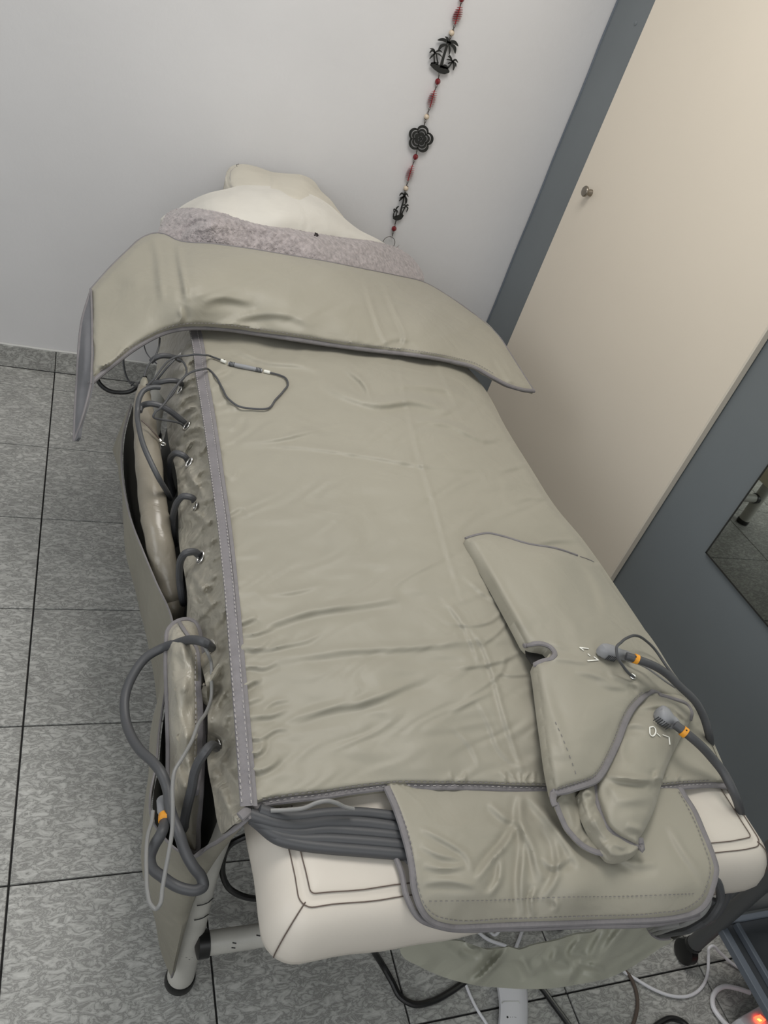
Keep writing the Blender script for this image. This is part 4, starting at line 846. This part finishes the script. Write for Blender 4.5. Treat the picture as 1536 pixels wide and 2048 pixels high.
hose(z4([(480,230,.62),(500,270,.615),(518,320,.60),(520,400,.59),(518,500,.58),(495,570,.585),(450,640,.60),(420,720,.605),(370,810,.61),(330,880,.61),(320,960,.605),(322,1060,.60),(318,1180,.59),(300,1300,.58),(285,1380,.57),(268,1480,.56),(255,1560,.555),(235,1582,.55),(210,1560,.55),(193,1500,.55),(187,1400,.55),(186,1300,.55),(195,1200,.55),(215,1130,.55),(220,1080,.55)]),.0024,'thin grey wire trailing over the pouch and hanging in a long loop',name='wire',cat='wire',mt='hosel')
# ------------------------------------------------------------------ rolled sleeve in the pocket
RS=thing('rolled_sleeve','shiny beige sleeve rolled lengthwise and tucked in the left side pocket','sleeve',PZ(300,1000,.5))
c_=[(288,762,.60),(287,775,.60),(286,800,.59),(290,850,.575),(297,920,.555),(305,1000,.535),(318,1080,.51),(334,1160,.465),(347,1215,.43),(354,1255,.40)]
rr=[.006,.010,.016,.021,.024,.025,.025,.024,.023,.021,.018]
P=crom([pt(p) for p in c_],8); m_=len(P); R=np.interp(np.linspace(0,1,m_),np.linspace(0,1,len(rr)),rr); R=R*(1+.05*np.sin(np.arange(m_)*.9)*np.sin(np.arange(m_)*.31)); R[int(m_*.86)]*=.90; R[int(m_*.6)]*=.94
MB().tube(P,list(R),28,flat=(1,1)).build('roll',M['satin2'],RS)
P=crom([pt(p) for p in [(289,757,.612),(288,768,.607),(286,782,.60)]],4)
MB().tube(P,[.005,.008,.0075,.009],12).build('gathered_tip',M['cloth'],RS)
# ------------------------------------------------------------------ padded pouch
PO=thing('padded_pouch','upright satin beige pouch with grey binding, stuffed in the lower left pocket','pouch',PZ(370,1450,.55))
po_=z4([(300,150),(330,118),(360,104),(400,100),(435,115),(455,150),(465,200),(478,300),(485,450),(485,600),(478,750),(470,900),(462,1050),(452,1150),(430,1290),(400,1270),(340,1160),(310,1090),(300,900),(300,750),(296,600),(292,450),(288,350),(290,230)])
pos=[(p[0],p[1],float(np.interp(p[1],[1240,1300,1600,1710],[.575,.575,.50,.44]))) for p in po_]+[(p[0],p[1],z) for p,z in ((z4([(370,250)])[0],.60),(z4([(380,450)])[0],.595),(z4([(390,700)])[0],.57),(z4([(390,950)])[0],.54))]
pf=[(z4(p),a*.5,w_,.7) for p,a,w_ in (([(350,160),(380,260),(390,380),(370,480)],.008,7),([(310,380),(340,480),(360,600)],.008,8),([(350,560),(380,640),(400,760),(420,900)],.010,8),([(430,220),(420,360),(440,480)],.008,7),([(330,640),(350,760),(340,900)],.007,8),([(380,800),(410,860),(425,910)],.008,6),([(360,900),(390,1000),(400,1100)],.007,7),([(440,520),(420,620),(430,740)],.006,7))]
PS=Sheet(po_,pos,12,2,folds=pf,noise=[(70,.003,9,(1,.6),0)],edge=(.016,7))
Po=PS.build('padded_body',M['satin'],PO,.02)
MB().tube(PS.P(resample(crom(po_,6,True),6,True),.002),.0040,8,closed=True,flat=(1,.8)).build('edge_binding',M['tape'],Po)
MB().tube(PS.P(resample(crom(z4([(355,112),(385,160),(410,195),(440,240),(455,330),(458,440)]),6),6),.004),.0030,8,flat=(1,.5)).build('folded_lip',M['tape'],Po)
MB().tube(PS.P(resample(crom(z4([(440,420),(452,520),(452,700),(448,850),(430,1000)]),6),6),.002),.0062,8,flat=(1,.25)).build('seam_tape',M['strap'],Po)
stitches('stitching',PS.P(resample(crom(z4([(440,270),(436,400),(440,560),(436,760),(430,900)]),6),6),.0035),M['threadl'],Po)
# ------------------------------------------------------------------ sling of fabric below the table
FS=z7([(78,670),(100,660),(200,640),(330,640),(390,660),(430,672),(480,665),(510,660),(550,672),(600,655),(700,635),(780,610),(850,600),(880,570),(960,560),(1045,545),(1058,580),(1080,615),(1110,630),(1150,628),(1158,632),(1110,665),(1060,700),(980,750),(900,785),(780,810),(680,825),(580,828),(470,822),(390,815),(340,805),(250,780),(140,730),(95,705)])
fz=[(800,1896,.36),(860,1884,.37),(960,1890,.35),(1038,1898,.35),(1154,1868,.37),(1205,1845,.39),(1290,1838,.40),(1320,1876,.36),(1344,1880,.37),(1290,1915,.325),(1215,1955,.29),(1100,1976,.275),(1000,1976,.275),(935,1968,.285),(870,1940,.31),(815,1918,.335),(950,1930,.325),(1100,1925,.325),(1220,1900,.345)]
sfz=[(z7(p),a,w_,.7) for p,a,w_ in (([(505,665),(450,730),(400,780),(360,805)],.014,7),([(330,650),(360,670),(400,670)],.008,7),([(560,700),(590,760),(600,780)],.008,9),([(800,620),(760,690),(790,690),(820,690)],.008,7),([(900,590),(860,650),(830,710)],.010,9),([(980,570),(920,640),(870,710)],.010,10),([(700,660),(690,720),(740,730)],.007,8),([(770,720),(850,740),(890,750)],.008,6),([(600,740),(680,710),(720,690)],.007,9),([(740,800),(780,740),(820,690)],.006,8))]
FSs=Sheet(FS,fz,14,2,folds=sfz,noise=[(110,.006,6,(1,1),.3)])
fso=FSs.build('fabric_sling',M['pale'],None,.0025); tag(fso,'loose olive fabric sagging below the foot end above the floor cables','fabric')
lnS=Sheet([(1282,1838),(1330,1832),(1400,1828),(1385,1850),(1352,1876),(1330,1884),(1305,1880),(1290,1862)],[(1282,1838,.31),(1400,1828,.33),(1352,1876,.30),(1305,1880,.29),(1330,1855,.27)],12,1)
lnS.build('sling_shade',M['inner'],fso,.002)  # added dark sheet, plays the shade inside the sling's open end
MB().tube(FSs.P(resample(crom(z7([(1046,546),(1058,582),(1080,615),(1110,630),(1150,628)]),5),5),.001),.0022,6).build('opening_hem',M['tape'],fso)
# ------------------------------------------------------------------ wall garland
YG=YW-.012
def G(x,y,d=0.): return PY(x/4.097+740,y/4.097,YG+d)
GA=thing('bead_garland','string of red beads, pearls and black palm and flower charms hanging on the back wall','garland',G(400,1000))
def gplate(mb,pts,t=.003): mb.plate([G(x,y,-t/2) for x,y in pts],(0,1,0),t)
def frond(mb,path,w_,t=.003):
    P=crom(path,5); T=np.gradient(P,axis=0); T/=np.linalg.norm(T,axis=1)[:,None]; N=np.c_[-T[:,1],T[:,0]]; n=len(P)
    if isinstance(w_,(int,float)): ww=w_*np.sin(np.linspace(.35,math.pi-.02,n))**.8+1.2
    else: ww=np.interp(np.linspace(0,1,n),np.linspace(0,1,len(w_)),w_)
    A_=P+N*ww[:,None]/2; B_=P-N*ww[:,None]/2
    for i in range(n-1): gplate(mb,[A_[i],A_[i+1],B_[i+1],B_[i]],t)
pm=MB()
for p,w_ in (([(645,350),(600,325),(555,330)],26),([(640,345),(635,315),(618,300)],18),([(645,350),(690,345),(725,380)],28),([(655,360),(690,385),(700,440)],26),([(648,365),(655,410),(650,450)],12),([(630,365),(590,375),(560,415)],24),([(650,450),(660,465),(672,480)],9),
 ([(535,435),(510,415),(490,435)],14),([(535,435),(520,405),(492,400)],12),([(535,430),(570,415),(595,432)],13),([(535,440),(515,455),(488,485)],12),([(540,435),(575,450),(590,470)],9),
 ([(678,505),(655,470),(640,462)],12),([(678,505),(655,490),(628,490)],12),([(680,505),(700,490),(722,515)],14),([(680,510),(700,520),(705,550)],12),([(678,510),(690,540),(682,578)],13),([(675,510),(655,515),(640,525)],10)): frond(pm,p,w_)
frond(pm,[(635,370),(612,440),(595,500),(585,555)],[16,18,20,26]); frond(pm,[(525,440),(528,490),(530,520)],[9,9,12]); frond(pm,[(545,440),(550,480),(558,520)],[9,9,12]); frond(pm,[(675,510),(655,540),(630,565)],[9,9,14])
frond(pm,[(498,525),(540,548),(580,568),(620,580),(650,590)],[22,52,66,60,16]); frond(pm,[(600,560),(615,545),(635,560)],[14,34,20]); frond(pm,[(500,520),(530,515),(560,525)],[10,16,20]); frond(pm,[(630,350),(650,355),(660,360)],[26,34,22]); frond(pm,[(525,435),(540,437)],[18,18]); frond(pm,[(668,505),(688,507)],[18,18])
pmo=pm.build('palm_charm',M['blackm'],GA,False)
lp=MB()
for p,w_ in (([(283,1600),(262,1585),(242,1605)],11),([(283,1600),(300,1590),(315,1615)],11),([(283,1605),(262,1625),(238,1650)],12),([(285,1605),(300,1630),(300,1670)],10),([(283,1600),(285,1585),(298,1578)],9),([(278,1610),(262,1620),(245,1625)],9),([(288,1612),(294,1650),(288,1680)],8),
 ([(212,1720),(200,1715),(195,1740)],8),([(212,1720),(225,1700),(240,1690)],9),([(212,1722),(225,1730),(228,1750)],8),([(295,1690),(310,1680),(318,1685)],9),([(295,1690),(285,1680),(270,1685)],9),([(295,1695),(308,1700),(300,1740)],9),([(292,1692),(285,1700),(262,1705)],7)): frond(lp,p,w_)
frond(lp,[(280,1610),(272,1660),(260,1700),(248,1760)],[9,10,11,14]); frond(lp,[(210,1725),(198,1745),(192,1780)],[7,6,8]); frond(lp,[(216,1725),(218,1750),(215,1775)],[6,6,8]); frond(lp,[(290,1700),(272,1730),(262,1755)],[7,7,9]); frond(lp,[(190,1785),(215,1788),(245,1780),(272,1760)],[16,40,40,18]); frond(lp,[(272,1605),(292,1605)],[20,20])
lp.build('palm_charm',M['blackm'],GA,False)
# flower: three nested rings
fc=(415,1138); 
def petal(R,th,k0): return R*(.74+.26*abs(math.cos(2.5*(th-k0)))**.75)
def fring(mb,R1,R2,t=.003):
    n=100
    k0=math.radians(-72)
    for i in range(n):
        a,b=2*math.pi*i/n,2*math.pi*(i+1)/n
        q=lambda R,th: (fc[0]+petal(R,th,k0)*math.cos(th),fc[1]+petal(R,th,k0)*1.08*math.sin(th))
        gplate(mb,[q(R1,a),q(R1,b),q(R2,b),q(R2,a)],t)
fm_=MB(); fring(fm_,106,86); fring(fm_,76,60); fring(fm_,50,24,.003); fm_.build('flower_charm',M['blackm'],GA,False)
fm_=MB(); n=24
for i in range(n):
    a,b=6.2832*i/n,6.2832*(i+1)/n; q=lambda R,th:(fc[0]+R*math.cos(th),fc[1]+R*math.sin(th)); gplate(fm_,[q(14,a),q(14,b),q(5,b),q(5,a)])
for th in (-72,0,72,144,216): 
    th=math.radians(th+36)
    for r1,r2 in ((84*.62,106*.80),(50*.70,60*.86),(12,20)): frond(fm_,[(fc[0]+r1*math.cos(th),fc[1]+r1*math.sin(th)),(fc[0]+r2*math.cos(th),fc[1]+r2*math.sin(th))],[5,5])
fm_.build('flower_centre',M['blackm'],GA,False)
S4=(np.linalg.norm(G(400,1100)-G(400,1000)))/100
def spiral(a,b,w_):
    a=G(*a);b=G(*b); ax=b-a; mb=MB(); mb.tube([a,b],.0015,8); nn=8
    for k in range(nn):
        t=(k+.5)/nn; R_=w_*S4*.5*(.45+.55*math.sin(math.pi*min(1,t*1.05))**.8); c=a+ax*t
        d=ax/np.linalg.norm(ax)+np.array((.18,-.25,0)); d/=np.linalg.norm(d); mb.lathe(c-d*.0009,d,[(0,R_*.6),(.0003,R_),(.0009,R_),(.0012,R_*.6)],18)
    mb.build('spiral_bead',M['red'],GA)
spiral((738,55),(697,200),78); spiral((528,742),(492,880),76); spiral((347,1355),(310,1482),72)
def bead(p,r,m_,nm_,facet=False):
    c=G(*p); ax=np.array((-.30,0,-.95)); R_=r*S4; o=MB().lathe(c-ax/np.linalg.norm(ax)*R_,ax,[(R_*(1-math.cos(t)),R_*math.sin(t)+.0003) for t in np.linspace(0.25,math.pi-.25,6 if facet else 12)],7 if facet else 20).build(nm_,m_,GA,not facet); return o
for p in ((555,668),(373,1286),(197,1874)): bead(p,25,M['dred'],'faceted_bead',True)
bead((752,-6),22,M['dred'],'faceted_bead',True)
for p in ((669,270),(464,957),(295,1543)):
    o=bead(p,23,M['pearl'],'pearl_bead'); c=G(*p)
    for s_ in (-1,1):
        ax=np.array((-.30,0,-.95))/1.0; q=c+ax*s_*21*S4; MB().lathe(q-ax*.001,ax,[(0,.0036),(.001,.0045),(.002,.0036)],14).build('bead_cap',M['wire'],GA)
links=[((752,5),(738,55)),((697,200),(680,250)),((662,292),(652,335)),((570,595),(560,650)),((550,690),(532,740)),((492,880),(470,935)),((456,980),(445,1025)),((386,1225),(378,1265)),((366,1306),(350,1352)),((312,1480),(300,1520)),((290,1565),(284,1590)),((215,1800),(202,1852)),((190,1895),(182,1935))]
for a,b in links:
    a=G(*a);b=G(*b);ax=b-a;L=np.linalg.norm(ax);ax/=L;sd=np.cross(ax,(0,1,0));nl=max(1,int(round(L/.0075)))
    for k in range(nl):
        c0=a+ax*L*(k+.5)/nl; h=L/nl*.62; v=sd if k%2==0 else np.array((0,1.,0))
        MB().tube([c0+ax*h*math.cos(t)+v*.0022*math.sin(t) for t in np.linspace(0,6.2832,15)[:-1]],.0007,5,closed=True).build('chain_link',M['wire'],GA)
c=G(155,1990); MB().tube([c+np.array((math.cos(t)*60*S4,0,math.sin(t)*60*S4)) for t in np.linspace(0,6.2832,41)[:-1]],.0009,6,closed=True).build('end_ring',M['wire'],GA)
MB().tube([G(752,-8),G(800,-170),G(860,-380),G(1100,-1200)],.0010,5).build('hanging_thread',M['wire'],GA)
MB().lathe(G(1100,-1200)+np.array((0,.012,0)),(0,-1,0),[(0,.003),(.014,.003),(.015,.005),(.017,.005)],12).build('hanging_nail',M['steel'],GA)
# ------------------------------------------------------------------ floor clutter
hose([(700,1835,.30),(735,1870,.16),(750,1906,.05),(768,1935,.012),(785,1965,.006),(800,1993,.006),(825,2008,.006),(860,2004,.006),(900,1984,.006),(932,1962,.006),(960,1945,.006),(1000,1925,.006)],.0058,'black cable curving on the floor tiles left of the white handset',mt='black',name='cable',cat='cable')
hose([(930,1965,.004),(940,1990,.004),(955,2020,.004),(972,2046,.004),(985,2070,.004),(1010,2110,.004)],.0028,'thin white cord on the floor beside the white handset',mt='white',name='cord',cat='cord')
hose([(1060,1950,.006),(1085,1978,.006),(1110,2012,.006),(1135,2046,.006),(1160,2085,.006)],.0055,'double black cable running to the right of the white handset',mt='black',name='cable',cat='cable')
hose([(1246,1938,.006),(1258,1950,.005),(1270,1975,.005),(1275,2000,.005),(1272,2030,.005),(1262,2060,.005)],.0035,'brown cord dropping straight down on the tiles',mt='brown',name='cord',cat='cord')
hose([(1236,1930,.02),(1248,1943,.006),(1275,1960,.005),(1310,1980,.005),(1345,1992,.005),(1380,1991,.005),(1405,1972,.005),(1416,1940,.005),(1417,1910,.02),(1418,1896,.03),(1424,1892,.032),(1440,1905,.02),(1462,1925,.008),(1480,1937,.005),(1510,1946,.005),(1545,1950,.005)],.0032,'long white cord snaking past the black castor',mt='white',name='cord',cat='cord')
hose([(1500,1985,.012),(1475,1977,.010),(1450,1973,.008),(1433,1981,.007),(1425,1998,.007),(1427,2015,.008),(1440,2035,.010),(1453,2049,.018),(1462,2056,.025)],.0048,'thick white cord looping into the power strip',mt='white',name='cord',cat='cord')
hose([(1300,2062,.006),(1320,2046,.006),(1345,2037,.006),(1368,2046,.006),(1385,2066,.006)],.0055,'black cable loop on the tiles left of the power strip',mt='black',name='cable',cat='cable')
hose([(500,1668,.33),(462,1688,.31),(446,1720,.27),(446,1752,.24),(460,1778,.22),(485,1792,.22),(515,1797,.23),(545,1790,.25)],.0050,'black cable loop hanging beside the left front leg under the cushion',mt='black',name='cable',cat='cable')
hose([(1000,1860,.02),(990,1870,.012),(975,1858,.006),(962,1850,.006)],.003,'short white cord under the table behind the fabric sling',mt='white',name='cord',cat='cord')
for pth_,lb_ in (([(955,1862,.006),(970,1875,.006),(1012,1892,.006)],'flat white cord end seen through the gap left above the sling'),([(1048,1850,.006),(1040,1874,.006),(1030,1900,.006)],'white cord seen through the gap right above the sling')):
    hose(pth_,.0035,lb_,mt='white',name='cord',cat='cord')
# handset
HS=thing('handset','white handheld remote lying on the floor under the fabric sling','remote',PZ(1028,2010,.0))
r0=[(982,1925),(993,1972),(998,2010),(996,2050),(990,2090)]; r1=[(1048,1925),(1054,1972),(1056,2010),(1055,2050),(1052,2090)]
rows=[]; 
for k,(a,b) in enumerate(zip(crom(r0,5),crom(r1,5))):
    a=np.array(a);b=np.array(b); row=[]
    for t,z in ((0,.004),(0,.016),(.06,.022),(.3,.0245),(.5,.025),(.7,.0245),(.94,.022),(1,.016),(1,.004)): q=a+(b-a)*t; row.append(PZ(q[0],q[1],z))
    rows.append(row)
n=len(rows[0]); V=[q for r in rows for q in r]; Fc=[(i*n+j,i*n+j+1,(i+1)*n+j+1,(i+1)*n+j) for i in range(len(rows)-1) for j in range(n-1)]+[(i*n+n-1,i*n,(i+1)*n,(i+1)*n+n-1) for i in range(len(rows)-1)]+[tuple(range(n))[::-1],tuple((len(rows)-1)*n+j for j in range(n))]
hs=link_mesh('shell',V,Fc,M['white'],HS,True,40)
MB().tube([PZ(x,y,.0252) for x,y in crom([(1004,2007),(1007,2004),(1015,2003),(1030,2003),(1037,2003),(1040,2007)],4)],.0008,5).build('cover_line',M['caulk'],hs)
MB().lathe(PZ(1015,2034.5,.0245),(0,0,1),[(0,.0018),(.0006,.0018)],10).build('print_mark',M['ink'],hs)
for x in (1020,1024,1028,1031): MB().tube([PZ(x,2034,.0248),PZ(x+1.2,2034.3+(x%2),.0248)],.0005,4).build('print_mark',M['ink'],hs)
# power strip
PS_=thing('power_strip','pale power strip with a glowing red switch on the floor beside the trolley','power strip',PZ(1500,2040,0))
a0,a1,a2,a3=[PZ(x,y,.0) for x,y in ((1452,2052),(1530,2008),(1640,2055),(1560,2110))]
ps2=MB(); top=[q+np.array((0,0,.032)) for q in (a0,a1,a2,a3)]; cc=sum(top)/4
ring1=[cc+(q-cc)*1.0 for q in top]
def rr_(q4,inset,z,rad=.25):
    out=[]; q4=[np.array(q) for q in q4]; c_=sum(q4)/4
    for i in range(4):
        p=q4[i-1]; q=q4[i]; r=q4[(i+1)%4]; A_=q+(p-q)*rad; B_=q+(r-q)*rad*.6
        for t in (0,.25,.5,.75,1): out.append((1-t)**2*A_+2*t*(1-t)*q+t*t*B_)
    return [np.array((*(c_+(o-c_)*inset)[:2],z)) for o in out]
lv=[rr_((a0,a1,a2,a3),i_,z_) for i_,z_ in ((1,.001),(1,.024),(.96,.031),(.85,.034))]; V=[q for l in lv for q in l]; n=20
Fc=[(i*n+j,i*n+(j+1)%n,(i+1)*n+(j+1)%n,(i+1)*n+j)[::-1] for i in range(3) for j in range(n)]+[tuple(3*n+j for j in range(n))[::-1],tuple(range(n))]
pso=link_mesh('housing',V,Fc,M['white'],PS_,True,40)
def quadbox(pts,z0,z1,nm_,m_,par):
    P=[PZ(x,y,z1) for x,y in pts]; V=P+[p-np.array((0,0,z1-z0)) for p in P]
    return link_mesh(nm_,V,[(0,1,2,3)[::-1],(4,5,6,7)]+[(i,(i+1)%4,(i+1)%4+4,i+4) for i in range(4)],m_,par,False)
quadbox([(1511,2032),(1521,2029),(1532,2040),(1522,2048)],.030,.040,'switch',M['glow'],PS_)
quadbox([(1514,2038),(1518,2037),(1524,2041),(1520,2043)],.040,.0405,'switch_lamp',M['glowc'],PS_)
d=bpy.data.lights.new('switch_glow','POINT'); d.energy=.002; d.color=(1,.1,.05); d.shadow_soft_size=.004; o=bpy.data.objects.new('switch_glow',d); COL.objects.link(o); o.location=PZ(1524,2034,.055)
# ------------------------------------------------------------------ trolley
TR=thing('equipment_trolley','dark grey tube-frame trolley on black castors beside the foot of the table','trolley',(1.36,-2.1,0))
tx0,tx1,ty0,ty1=1.283,1.445,-2.42,-1.958
for (x,y) in ((tx0,ty1),(tx1,ty1),(tx0,ty0),(tx1,ty0)):
    lg=MB().tube([(x,y,.052),(x,y,.30),(x,y,.72)],.0155,16).build('leg',M['tubeg'],TR)
    cs_=MB(); cs_.lathe((x-.011,y,.0265),(1,0,0),[(0,.018),(.003,.0255),(.019,.0255),(.022,.018)],22); cs_.lathe((x,y,.046),(0,0,1),[(0,.012),(.006,.017),(.014,.017)],16); cs_.build('castor',M['black'],TR)
for z in (.150,.70):
    t_=MB(); t_.box((tx0+.006,ty0,z-.006),(tx1-.004,ty1,z-.002),0); t_.build('shelf',M['tray'],TR,False)
    for lo,hi in (((tx0-.004,ty0,z-.012),(tx0+.012,ty1-.012,z+.004)),((tx0+.030,ty0,z-.002),(tx0+.040,ty1-.01,z+.012)),((tx0,ty1-.006,z-.012),(tx1,ty1+.006,z+.002))):
        MB().box(lo,hi,.0015).build('shelf_rim',M['lip'],TR,False)
MB().tube([(tx0,ty1,.22),((tx0+tx1)/2,ty1,.22),(tx1,ty1,.22)],.013,14).build('cross_tube',M['tubeg'],TR)
bt_=crom([PZ(1452,1785,.36),PZ(1475,1765,.40),PZ(1515,1722,.46),PZ(1560,1680,.52),PZ(1620,1625,.60)],5)
MB().tube(bt_,.0125,14).build('brace_tube',M['tubeg'],TR)
# ceiling lamp body (outside the picture)
CL=thing('ceiling_lamp','round white opal ceiling lamp in the middle of the ceiling','lamp',(.8,-.95,H))
MB().lathe((.8,-.95,H-.001),(0,0,-1),[(0,.20),(.03,.20),(.045,.18),(.05,.12)],32).build('shade',M['ceil'],CL)
